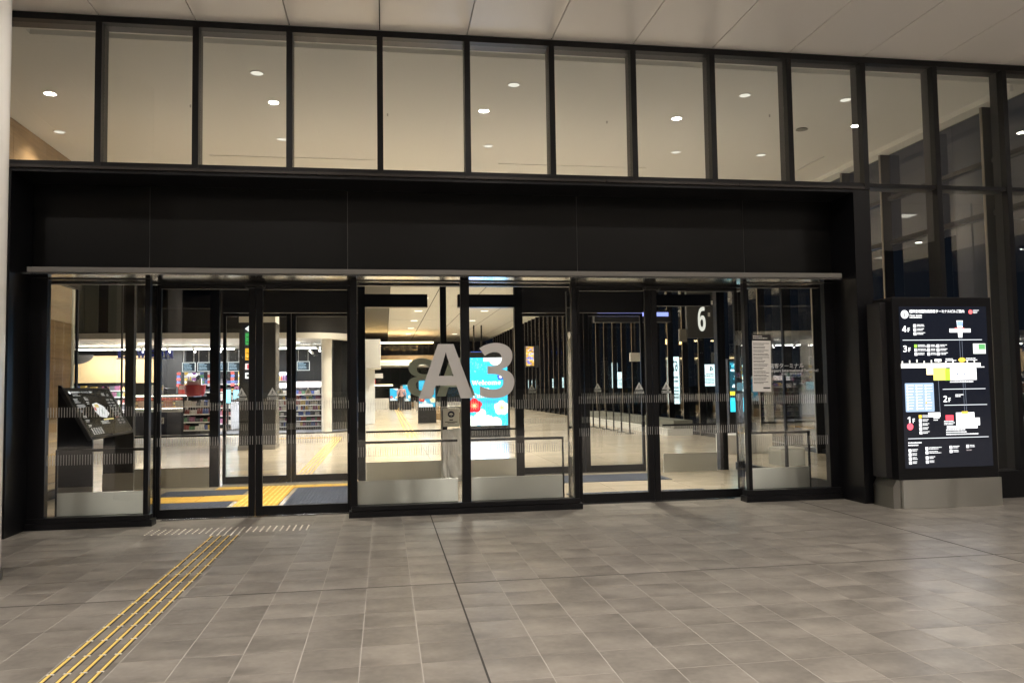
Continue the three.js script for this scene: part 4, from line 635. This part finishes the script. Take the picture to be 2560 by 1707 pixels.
{
  const o = thing('snack_counter', 'navy counter with a lit glass snack case under the blue shop letters', 'counter');
  part(o, 'front_panel', bx(-8.2, -3.02, 0.02, 0.82, -20.75, -20.6), M.navy); part(o, 'top', bx(-8.25, -3.0, 0.82, 0.86, -21.3, -20.56), std([0.5, 0.48, 0.45], 0.4));
  part(o, 'no_smoking_sign', plane(-4.82, -4.62, 0.42, 0.64, -20.595), M.noSmoke);
  const c = part(o, 'snack_case', merge([bx(-5.9, -3.85, 0.87, 0.93, -21.25, -20.62), bx(-5.9, -3.85, 1.4, 1.44, -21.25, -20.7), bx(-5.9, -5.87, 0.93, 1.4, -21.25, -20.66), bx(-3.88, -3.85, 0.93, 1.4, -21.25, -20.66)]), M.white);
  part(c, 'case_light', bx(-5.85, -3.9, 0.945, 0.96, -20.67, -20.64), glow([1, 0.98, 0.88], 5)); part(c, 'case_lamp', bx(-5.85, -3.9, 1.375, 1.39, -21.0, -20.9), glow([1, 0.95, 0.8], 6));
  part(c, 'case_glass', plane(-5.86, -3.88, 0.95, 1.38, -20.66), M.glass);
  const pal = [[0.7, 0.4, 0.15], [0.75, 0.6, 0.3], [0.6, 0.15, 0.1], [0.7, 0.7, 0.6], [0.5, 0.3, 0.12]];
  for (let k = 0; k < 3; k++) { const l = []; for (let i = 0; i < 16; i++) l.push(rb(-5.8 + i * 0.12, -5.71 + i * 0.12, 0.95 + k * 0.14, 1.03 + k * 0.14 + rr(0, 0.03), -20.95, -20.8, 0.015, 1)); part(c, 'snack_row', merge(l), std(pal[k], 0.6)).userData.kind = 'stuff'; }
  for (let i = 0; i < 4; i++) part(o, 'menu_card', bx(-5.5 + i * 0.42, -5.2 + i * 0.42, 1.0, 1.22, -20.655, -20.65), std([[0.7, 0.5, 0.4], [0.75, 0.72, 0.6], [0.65, 0.3, 0.2], [0.7, 0.68, 0.6]][i], 0.7));
  part(o, 'till', rb(-4.75, -4.3, 1.44, 1.66, -21.2, -20.9, 0.02), M.charcoal); part(o, 'paper_box', bx(-5.3, -4.85, 1.45, 1.78, -21.2, -21), std([0.65, 0.6, 0.5], 0.7));
}
{
  const pal = [[0.28, 0.08, 0.07], [0.5, 0.46, 0.4], [0.1, 0.14, 0.35], [0.5, 0.35, 0.1], [0.12, 0.12, 0.13], [0.6, 0.58, 0.55], [0.3, 0.12, 0.2], [0.12, 0.25, 0.14]].map((c) => std(c, 0.5));
  function shelf(x0, x1, z, label, levels, h, hdr) {
    const o = thing('goods_shelf', label, 'shelf', 'shop goods shelves'); part(o, 'rear_panel', bx(x0, x1, 0.06, h, z - 0.42, z - 0.4), M.dark); part(o, 'side_panel', bx(x0 - 0.03, x0, 0.06, h, z - 0.42, z), M.dark); part(o, 'side_panel', bx(x1, x1 + 0.03, 0.06, h, z - 0.42, z), M.dark); part(o, 'plinth', bx(x0, x1, 0.06, 0.16, z - 0.4, z - 0.01), M.dark);
    for (let k = 0; k < levels; k++) {
      const y = 0.17 + ((h - 0.25) * k) / levels; const b = part(o, 'shelf_board', bx(x0, x1, y, y + 0.02, z - 0.4, z), M.charcoal); part(b, 'price_rail', bx(x0, x1, y - 0.012, y + 0.028, z + 0.001, z + 0.006), M.white);
      const by = pal.map(() => []); let x = x0 + 0.02; while (x < x1 - 0.1) { const w = rr(0.06, 0.11), hh = rr(0.1, ((h - 0.25) / levels) * 0.8), n = Math.floor(rnd() * 8); by[n].push(bx(x, x + w - 0.008, y + 0.022, y + 0.022 + hh, z - 0.2, z - 0.01 - rnd() * 0.03)); if (rnd() < 0.6 && x + 2 * w < x1) { by[n].push(bx(x + w, x + 2 * w - 0.008, y + 0.022, y + 0.022 + hh, z - 0.2, z - 0.02)); x += w; } x += w; }
      by.forEach((l, n) => { if (l.length) part(b, 'packets', merge(l), pal[n]).userData.kind = 'stuff'; });
    }
    if (hdr) { part(o, 'header_card', bx(x0 + 0.2, x0 + 0.5, h, h + 0.16, z - 0.3, z - 0.28), M.white); part(o, 'header_card', bx(x0 + 0.55, x1, h, h + 0.22, z - 0.25, z - 0.23), std([0.7, 0.6, 0.55], 0.6)); }
  }
  shelf(-1.1, 0.68, -21.5, 'dark goods shelf beside the round white column', 7, 1.62, true);
  shelf(-3.9, -2.9, -20.3, 'magazine and snack rack right of the navy counter', 4, 1.35, false);
  shelf(-4.7, -2.3, -25.4, 'tall rear shelf full of packets below the menu boards', 6, 2.2, false);
  shelf(-9.0, -6.4, -22.4, 'long food shelf below the honey wall panel', 7, 1.9, false);
  const o = thing('red_tub', 'big red rounded tub on the rack right of the counter', 'tub', null, [-3.55, 1.36, -20.4]);
  part(o, 'tub', new THREE.LatheGeometry([[0.02, 0], [0.26, 0.0], [0.33, 0.1], [0.36, 0.36], [0.37, 0.4], [0.34, 0.4], [0.3, 0.08], [0.02, 0.05]].map((p) => new THREE.Vector2(...p)), 32), std([0.24, 0.012, 0.016], 0.4)); const l = []; for (let i = 0; i < 7; i++) l.push(bx(-0.25 + i * 0.07, -0.2 + i * 0.07, 0.3, 0.5 + rr(0, 0.15), -0.1, 0.1)); part(o, 'packets', merge(l), pal[5]).userData.kind = 'stuff';
  const mt = canvas(256, 190, (g) => { g.fillStyle = '#dfe2e2'; g.fillRect(0, 0, 256, 190); g.fillStyle = '#22323c'; g.fillRect(12, 12, 232, 166); let q = 17; const R = () => (q = (q * 16807) % 2147483647) / 2147483647; smallPrint(g, 26, 26, 200, 140, 5, R, '#a9c4d8'); });
  [[-4.6, 'leftmost menu board over the shop shelf'], [-4.05, 'second menu board over the shop shelf'], [-3.38, 'third menu board over the shop shelf'], [-2.95, 'fourth menu board, next to the dark pillar'], [-0.35, 'menu board right of the dark pillar']].forEach(([x, s]) => { const m = thing('menu_board', s, 'menu board', 'hanging menu boards', [x, 2.28, -23]); part(m, 'board', bx(0, 0.48, 0, 0.36, -0.03, 0), M.white); part(m, 'print', plane(0, 0.48, 0, 0.36, 0.003), screenMat(mt, 0.9, 0.5)); for (const q of [0.05, 0.42]) part(m, 'cable', rod([q, 0.36, -0.015], [q, 1.02, -0.015], 0.008, 6), M.white); });
  const ps = thing('till_screen', 'upright cyan till screen behind the counter', 'screen', null, [-2.88, 1.05, -22]); part(ps, 'stand', bx(0.1, 0.16, -1.05, 0.02, -0.05, 0), M.dark); part(ps, 'case', bx(0, 0.26, 0, 0.56, -0.04, 0), M.dark); part(ps, 'display', plane(0.02, 0.24, 0.03, 0.53, 0.003), glow([0.25, 0.75, 1], 1.6));
}
{ // shop fittings
  const cols = [[0.7, 0.12, 0.1], [0.75, 0.72, 0.66], [0.12, 0.2, 0.5], [0.7, 0.5, 0.12], [0.1, 0.3, 0.16], [0.6, 0.6, 0.62], [0.25, 0.1, 0.3]].map((c) => std(c, 0.5));
  const d = thing('dome_shade', 'grey half round shade hanging over the food shelf', 'lamp shade', null, [-8.4, 2.95, -23]); part(d, 'shade', new THREE.SphereGeometry(0.62, 28, 10, 0, Math.PI * 2, Math.PI / 2, Math.PI / 2).scale(1, 0.55, 0.6), std([0.16, 0.16, 0.17], 0.5)); part(d, 'rod', rod([0, 0, 0], [0, 0.34, 0], 0.012), M.white);
  const cf = thing('coffee_machine', 'black coffee machine with a lit panel right of the snack case', 'coffee machine', null, [-3.75, 0.86, -21.2]); part(cf, 'body', rb(0, 0.4, 0, 0.62, 0, 0.4, 0.02), M.dark); part(cf, 'panel', plane(0.06, 0.34, 0.4, 0.54, 0.402), glow([0.6, 0.8, 1], 1.2)); part(cf, 'drip_tray', bx(0.05, 0.35, 0.02, 0.05, 0.4, 0.5), M.chrome);
  const pr = thing('copier', 'white copier with cyan panel behind the red tub', 'copier', null, [-2.75, 0.06, -22.6]); part(pr, 'body', rb(0, 0.7, 0, 1.05, -0.6, 0, 0.03), std([0.3, 0.3, 0.31], 0.5)); part(pr, 'lid', rb(0.02, 0.68, 1.05, 1.14, -0.58, -0.02, 0.02), M.charcoal); part(pr, 'panel', plane(0.08, 0.62, 1.16, 1.5, -0.1), glow([0.35, 0.8, 1], 1.0)); part(pr, 'panel_back', bx(0.06, 0.64, 1.14, 1.52, -0.14, -0.104), M.dark);
  [[-6.2, 1.0, 'left'], [-2.2, 0.9, 'right']].forEach(([x, w, sd]) => { const o = thing('blue_chiller', 'chiller cabinet with bluish light at the ' + sd + ' of the shop rear wall', 'chiller', 'chiller cabinets', [x, 0.06, -26]); part(o, 'cabinet', bx(0, w * 1.6, 0, 2.25, -0.15, 0), M.white); part(o, 'lamp', bx(0.04, w * 1.6 - 0.04, 2.12, 2.18, 0.36, 0.4), glow([0.7, 0.75, 1], 5)); for (let k = 0; k < 6; k++) { const b = part(o, 'shelf_board', bx(0.03, w * 1.6 - 0.03, 0.2 + k * 0.33, 0.22 + k * 0.33, 0, 0.34), M.white); const by = cols.map(() => []); for (let q = 0.06; q < w * 1.6 - 0.12; q += 0.085) by[Math.floor(rnd() * 7)].push(cyl(0.034, 0.026, 0.222 + k * 0.33, 0.4 + k * 0.33 + rr(0, 0.06), q + 0.03, 0.27, 8)); by.forEach((l, n) => { if (l.length) part(b, 'bottles', merge(l), cols[n]).userData.kind = 'stuff'; }); } });
  const tr = thing('spot_track', 'white spotlight track under the shop ceiling', 'light track', null, [0, 3.12, -22]); part(tr, 'rail', bx(-6.2, 0.9, 0.08, 0.11, -0.02, 0.02), M.white); for (let k = 0; k < 8; k++) { const h = part(tr, 'spot_head', rod([-5.8 + k * 0.9, 0.02, 0], [-5.7 + k * 0.9, -0.12, 0.1], 0.045, 12), M.white); part(h, 'lens', new THREE.SphereGeometry(0.035, 10, 8).translate(-5.695 + k * 0.9, -0.128, 0.108), glow([1, 0.97, 0.92], 10)); }
  [[-5.0, 1.5, -20.9, 'white price card stack on the snack case'], [-4.2, 1.5, -20.8, 'red and white poster card on the snack case end']].forEach(([x, y, z, l], i) => { const o = thing('counter_card', l, 'card', null, [x, y - 0.06, z]); part(o, 'card', bx(0, 0.28, 0, 0.34, -0.02, 0), cols[i ? 0 : 1]); part(o, 'print', bx(0.03, 0.25, 0.16, 0.3, 0.001, 0.004), cols[i ? 1 : 3]); });
  for (let i = 0; i < 9; i++) { const o = thing('pouch_string', 'string of packets hanging from the menu boards, ' + ['first', 'second', 'third', 'fourth', 'fifth', 'sixth', 'seventh', 'eighth', 'ninth'][i] + ' from the left', 'packets', 'strings of hanging packets', [-4.7 + i * 0.28, 1.72, -22.9]); const l = [[], []]; for (let k = 0; k < 5; k++) l[k % 2].push(rb(-0.07, 0.07, k * 0.11, k * 0.11 + 0.1, -0.02 + rr(-0.02, 0.02), 0.02, 0.01, 1)); part(o, 'pouches', merge(l[0]), cols[(i * 3) % 7]); part(o, 'pouches', merge(l[1]), cols[(i * 3 + 2) % 7]); part(o, 'cord', rod([0, 0.55, 0], [0, 0.57, 0], 0.004, 5), M.white); }
}
{ // dark square pillar with signs
  const o = thing('sign_pillar', 'dark square pillar with green and yellow direction signs and white top', 'pillar');
  part(o, 'shaft', bx(-0.72, 0.18, 0.12, 3.32, -13.4, -12.63), M.charcoal); part(o, 'top_block', bx(-0.73, 0.19, 3.32, 3.75, -13.41, -12.62), M.white); part(o, 'upper_shaft', bx(-0.72, 0.18, 3.75, HC - 0.002, -13.4, -12.63), M.charcoal); part(o, 'base', bx(-0.74, 0.2, 0, 0.12, -13.42, -12.61), M.steelDark); part(o, 'flank', bx(0.182, 0.2, 0.12, 3.32, -13.38, -12.65), std([0.2, 0.19, 0.18], 0.25, 0.6));
  const st = canvas(128, 640, (g) => { g.fillStyle = '#15161a'; g.fillRect(0, 0, 128, 640); g.strokeStyle = '#fff'; g.lineWidth = 12; g.beginPath(); g.moveTo(100, 40); g.lineTo(30, 40); g.moveTo(60, 10); g.lineTo(26, 40); g.lineTo(60, 70); g.stroke(); g.fillStyle = '#2f8f46'; g.fillRect(20, 90, 90, 130); g.fillStyle = '#e8a92c'; g.fillRect(20, 260, 90, 130); g.strokeStyle = '#111'; g.lineWidth = 9; for (const y of [130, 310]) { g.beginPath(); g.moveTo(32, y); g.lineTo(98, y + 26); g.moveTo(30, y + 60); g.lineTo(100, y + 60); g.stroke(); } g.fillStyle = '#f0d8d8'; g.fillRect(20, 430, 90, 66); g.fillStyle = '#c23c4a'; g.fillRect(38, 440, 16, 46); g.fillStyle = '#333'; g.fillRect(70, 440, 16, 46); g.fillStyle = '#e8e8e8'; g.fillRect(20, 530, 90, 66); g.fillStyle = '#444'; g.fillRect(34, 550, 60, 26); });
  part(o, 'direction_sign', plane(-0.62, -0.28, 1.75, 3.25, -12.622), screenMat(st, 1.0, 0.5));
}
// ---------------------------------------------------------------- far end of the hall: white block, mezzanine, end glazing
{
  const b = thing('shop_bulkhead', 'cream curved bulkhead hanging past the blue shop sign', 'bulkhead'); part(b, 'body', bx(1.2, 2.86, 2.35, 3.5, -26, -20.2 - 3.0), M.white); part(b, 'light_wall', bx(1.92, 2.6, 0.02, 2.35, -26.2, -26), M.plaster);
  const m = thing('mezzanine', 'warm lit mezzanine edge with railing across the far hall', 'mezzanine');
  part(m, 'slab', bx(-6, 7.4, 3.2, 3.62, -58, -51), M.white); part(m, 'wood_edge', bx(-6, 7.45, 3.62, 3.95, -58, -50.9), M.woodMatte); part(m, 'cove_light', bx(-6, 5.8, 3.5, 3.56, -50.98, -50.9), glow([1, 0.78, 0.42], 4.5)); part(m, 'upper_cove', bx(-6, 6.8, 5.0, 5.12, -54, -53.8), glow([1, 0.76, 0.4], 6)); rect(1.5, 4.98, -53.8, 9, 0.5, 12, 0xffcc80, [0, 0.4, 1]);
  for (let k = 0; k < 12; k++) part(m, 'rail_post', bx(2.2 + k * 0.45, 2.26 + k * 0.45, 3.95, 4.75, -51.05, -51), M.frameBrown); part(m, 'hand_rail', bx(-6, 7.4, 4.6, 4.65, -51.06, -51), M.frameBrown);
  const e = thing('end_glazing', 'dark glass wall with thin mullions below the mezzanine', 'glass wall'); for (let k = 0; k < 22; k++) part(e, 'mullion', bx(-4 + k * 0.75, -3.94 + k * 0.75, 0.3, 3.2, -58.05, -57.95), M.frame); part(e, 'glass', plane(-4.5, XR, 0.3, 3.2, -58.1), std([0.02, 0.026, 0.024], 0.08)); part(e, 'plinth', bx(-4.5, XR, 0, 0.3, -58.1, -57.9), M.white);
  const k = thing('far_shop', 'white framed far shop front with a red sign left of the person', 'shop'); part(k, 'frame', merge([bx(1.75, 2.0, 0, 2.5, -44.3, -44), bx(1.75, 2.9, 2.2, 2.5, -44.3, -44)]), M.white); part(k, 'red_sign', bx(2.05, 2.4, 1.82, 2.14, -44.1, -44), glow([0.8, 0.05, 0.08], 1.3)); part(k, 'side', bx(1.6, 1.75, 0, 3.2, -52, -44), M.white); part(k, 'counter', bx(2.05, 3.3, 0, 0.8, -50.4, -50), M.white); part(k, 'menu_light', bx(2.3, 3.6, 1.7, 1.8, -50.5, -50.42), glow([1, 0.85, 0.5], 4));
}
// wooden benches along the screens
{
  const spots = [[5.16, -22.8, 1.0], [4.98, -26.6, 0.9], [5.0, -30, 0.9], [4.95, -33.2, 1], [4.9, -37, 1], [4.9, -41.5, 1], [5.02, -48, 1], [4.82, -53.5, 1]];
  spots.forEach(([x, z, s], i) => { const o = thing('wood_bench', 'box shaped wooden bench with pale end posts, number ' + ['one', 'two', 'three', 'four', 'five', 'six', 'seven', 'eight'][i] + ' counted from the entrance', 'bench', 'wooden benches down the hall', [x + 0.1, 0, z]); part(o, 'seat_box', rb(0.05, 1.25, 0.1, 0.42, -0.5, 0, 0.01, 1), M.woodMatte); part(o, 'end_post', bx(-0.02, 0.04, 0, 0.62, -0.45, -0.05), M.white); part(o, 'end_post', bx(1.26, 1.32, 0, 0.62, -0.45, -0.05), M.white); });
}
// ---------------------------------------------------------------- right side of the hall
{
  const o = thing('number_sign', 'charcoal hanging sign with a white 6 above the right doors', 'sign'); part(o, 'board', bx(9.76, 10.4, 2.58, 3.85, -8.12, -8.02), std([0.06, 0.056, 0.052], 0.5)); letter('6', 10.02, 10.2, 2.73, 3.28, -8.018, glow([0.9, 0.87, 0.78], 0.55), o, 'numeral'); part(o, 'dot', bx(10.26, 10.31, 3.06, 3.15, -8.018, -8.01), M.white); part(o, 'dot', bx(10.34, 10.39, 3.33, 3.42, -8.018, -8.01), M.white); part(o, 'side_board', bx(9.58, 9.755, 2.5, 2.78, -8.1, -8.04), std([0.2, 0.18, 0.15], 0.5)); for (const x of [9.85, 10.25]) part(o, 'hanger', bx(x, x + 0.03, 3.85, HC - 0.002, -8.08, -8.05), M.dark);
  const bt = (n, seedv) => canvas(256, 360, (g) => { g.fillStyle = '#d6ecf4'; g.fillRect(0, 0, 256, 360); g.fillStyle = '#23343c'; g.save(); g.translate(256, 0); g.scale(-1, 1); g.font = 'bold 110px sans-serif'; g.fillText(n, 30, 110); let q = seedv; const R = () => (q = (q * 16807) % 2147483647) / 2147483647; smallPrint(g, 30, 150, 200, 60, 2, R, '#33474f'); smallPrint(g, 24, 230, 210, 100, 4, R, '#4a6068'); g.restore(); });
  const stop = (z, y0, y1, w, n, label, k) => { const s = thing('bus_stop_sign', label, 'bus stop sign', 'lit bus stop signs outside the glass', [13.5, 0, z]); part(s, 'post', bx(-0.03, 0.03, 0, y0, -0.03, 0.03), M.frame); part(s, 'box', bx(-w / 2, w / 2, y0, y1, -0.06, 0.0), M.dark); part(s, 'lit_face', plane(-w / 2 + 0.015, w / 2 - 0.015, y0 + 0.02, y1 - 0.02, 0.004), screenMat(bt(n, k * 37 + 5), 1.5, 0.4)); };
  stop(-15.9, 1.44, 2.19, 0.62, '4', 'lit white bus stop sign with a reversed 4', 1); stop(-19, 0.8, 2.56, 0.48, '67', 'tall lit pale blue bus stop sign with a reversed 67', 2); stop(-22, 1.48, 2.16, 0.4, '5', 'lit bus stop sign beside the right door stile', 3); stop(-25.6, 1.38, 2.13, 0.5, '3', 'lit bus stop sign with a reversed 3', 4); stop(-26.6, 1.38, 2.58, 0.3, '7', 'tall narrow lit bus stop sign left of the reversed 3', 5); stop(-37.6, 1.4, 2.03, 0.4, '2', 'small far lit bus stop sign, third from the screen', 6); stop(-40.5, 1.4, 2.0, 0.5, '2', 'small far lit bus stop sign, second from the screen', 7); stop(-47.8, 1.36, 1.97, 0.6, '1', 'farthest lit bus stop sign next to the blue screen', 8);
  const pl = thing('low_plinth', 'long low cream plinth with grey top along the right glass', 'plinth'); part(pl, 'body', bx(11.4, 12.2, 0, 0.2, -24, -14), M.plaster); part(pl, 'top', bx(11.6, 12.2, 0.2, 0.45, -24, -14), M.slot);
  const wb = thing('white_bench', 'white block bench with slatted front at the right glass', 'bench'); part(wb, 'block', rb(10.4, 11.46, 0, 0.42, -8.1, -7.5, 0.01), M.white); for (let k = 0; k < 5; k++) part(wb, 'slat', bx(10.45 + k * 0.2, 10.6 + k * 0.2, 0.05, 0.4, -7.498, -7.485), M.plaster);
  const db = thing('dark_bench', 'dark cube seat behind the right glass screen', 'bench'); part(db, 'cube', rb(10.3, 10.78, 0, 0.33, -5.4, -4.9, 0.01), M.slot);
  const dd = thing('display_kiosk', 'bright cyan and yellow display kiosk at the right glass', 'display'); part(dd, 'case', rb(10.75, 11.25, 0.45, 2.1, -8.3, -8.12, 0.01), M.dark); part(dd, 'foot', bx(10.85, 11.15, 0, 0.45, -8.3, -8.15), M.dark); part(dd, 'display', plane(10.78, 11.22, 0.9, 2.05, -8.114), screenMat(canvas(160, 400, (g) => { g.fillStyle = '#10343f'; g.fillRect(0, 0, 160, 400); let q = 9; const R = () => (q = (q * 16807) % 2147483647) / 2147483647; for (let k = 0; k < 40; k++) { g.fillStyle = ['#bfe8f2', '#5fd0e8', '#e8f4f4', '#2a7f96'][Math.floor(R() * 4)]; g.fillRect(R() * 140, R() * 230, 20 + 20 * R(), 8 + 10 * R()); } g.fillStyle = '#f2d23a'; g.fillRect(0, 240, 70, 30); g.fillStyle = '#2fc4e4'; g.fillRect(0, 290, 160, 110); }), 1.3));
  const cs = thing('white_sign_box', 'small blank white sign box hung near the right glass', 'sign'); part(cs, 'box', bx(10.93, 11.33, 2.3, 2.58, -16.1, -16), M.white); part(cs, 'hanger', bx(11.1, 11.13, 2.58, HC - 0.002, -16.06, -16.03), M.dark);
  const ns = thing('queue_sign', 'small framed no smoking stand near the Welcome screen', 'sign', null, [7.6, 0, -18]); part(ns, 'pole', rod([0, 0.02, 0], [0, 1.0, 0], 0.015), M.dark); part(ns, 'foot', cyl(0.16, 0.16, 0, 0.02), M.dark); part(ns, 'plate', bx(-0.11, 0.11, 1.0, 1.26, -0.01, 0.0), M.white); part(ns, 'print', plane(-0.1, 0.1, 1.02, 1.24, 0.003), M.noSmoke);
  for (let i = 0; i < 6; i++) { const q = thing('queue_post', 'slim black queue post, ' + ['first', 'second', 'third', 'fourth', 'fifth', 'sixth'][i] + ' from the entrance along the right plinth', 'queue post', 'queue posts by the right plinth', [10.7, 0, -15.5 - i * 0.9]); part(q, 'tube', cyl(0.025, 0.025, 0.02, 0.95), M.dark); part(q, 'foot', cyl(0.15, 0.15, 0, 0.02), M.dark); part(q, 'belt_head', cyl(0.035, 0.035, 0.9, 0.98), M.charcoal); }
}
scene.traverse((o) => { if (o.isMesh) { o.castShadow = true; o.receiveShadow = true; } });
renderer.render(scene, camera);
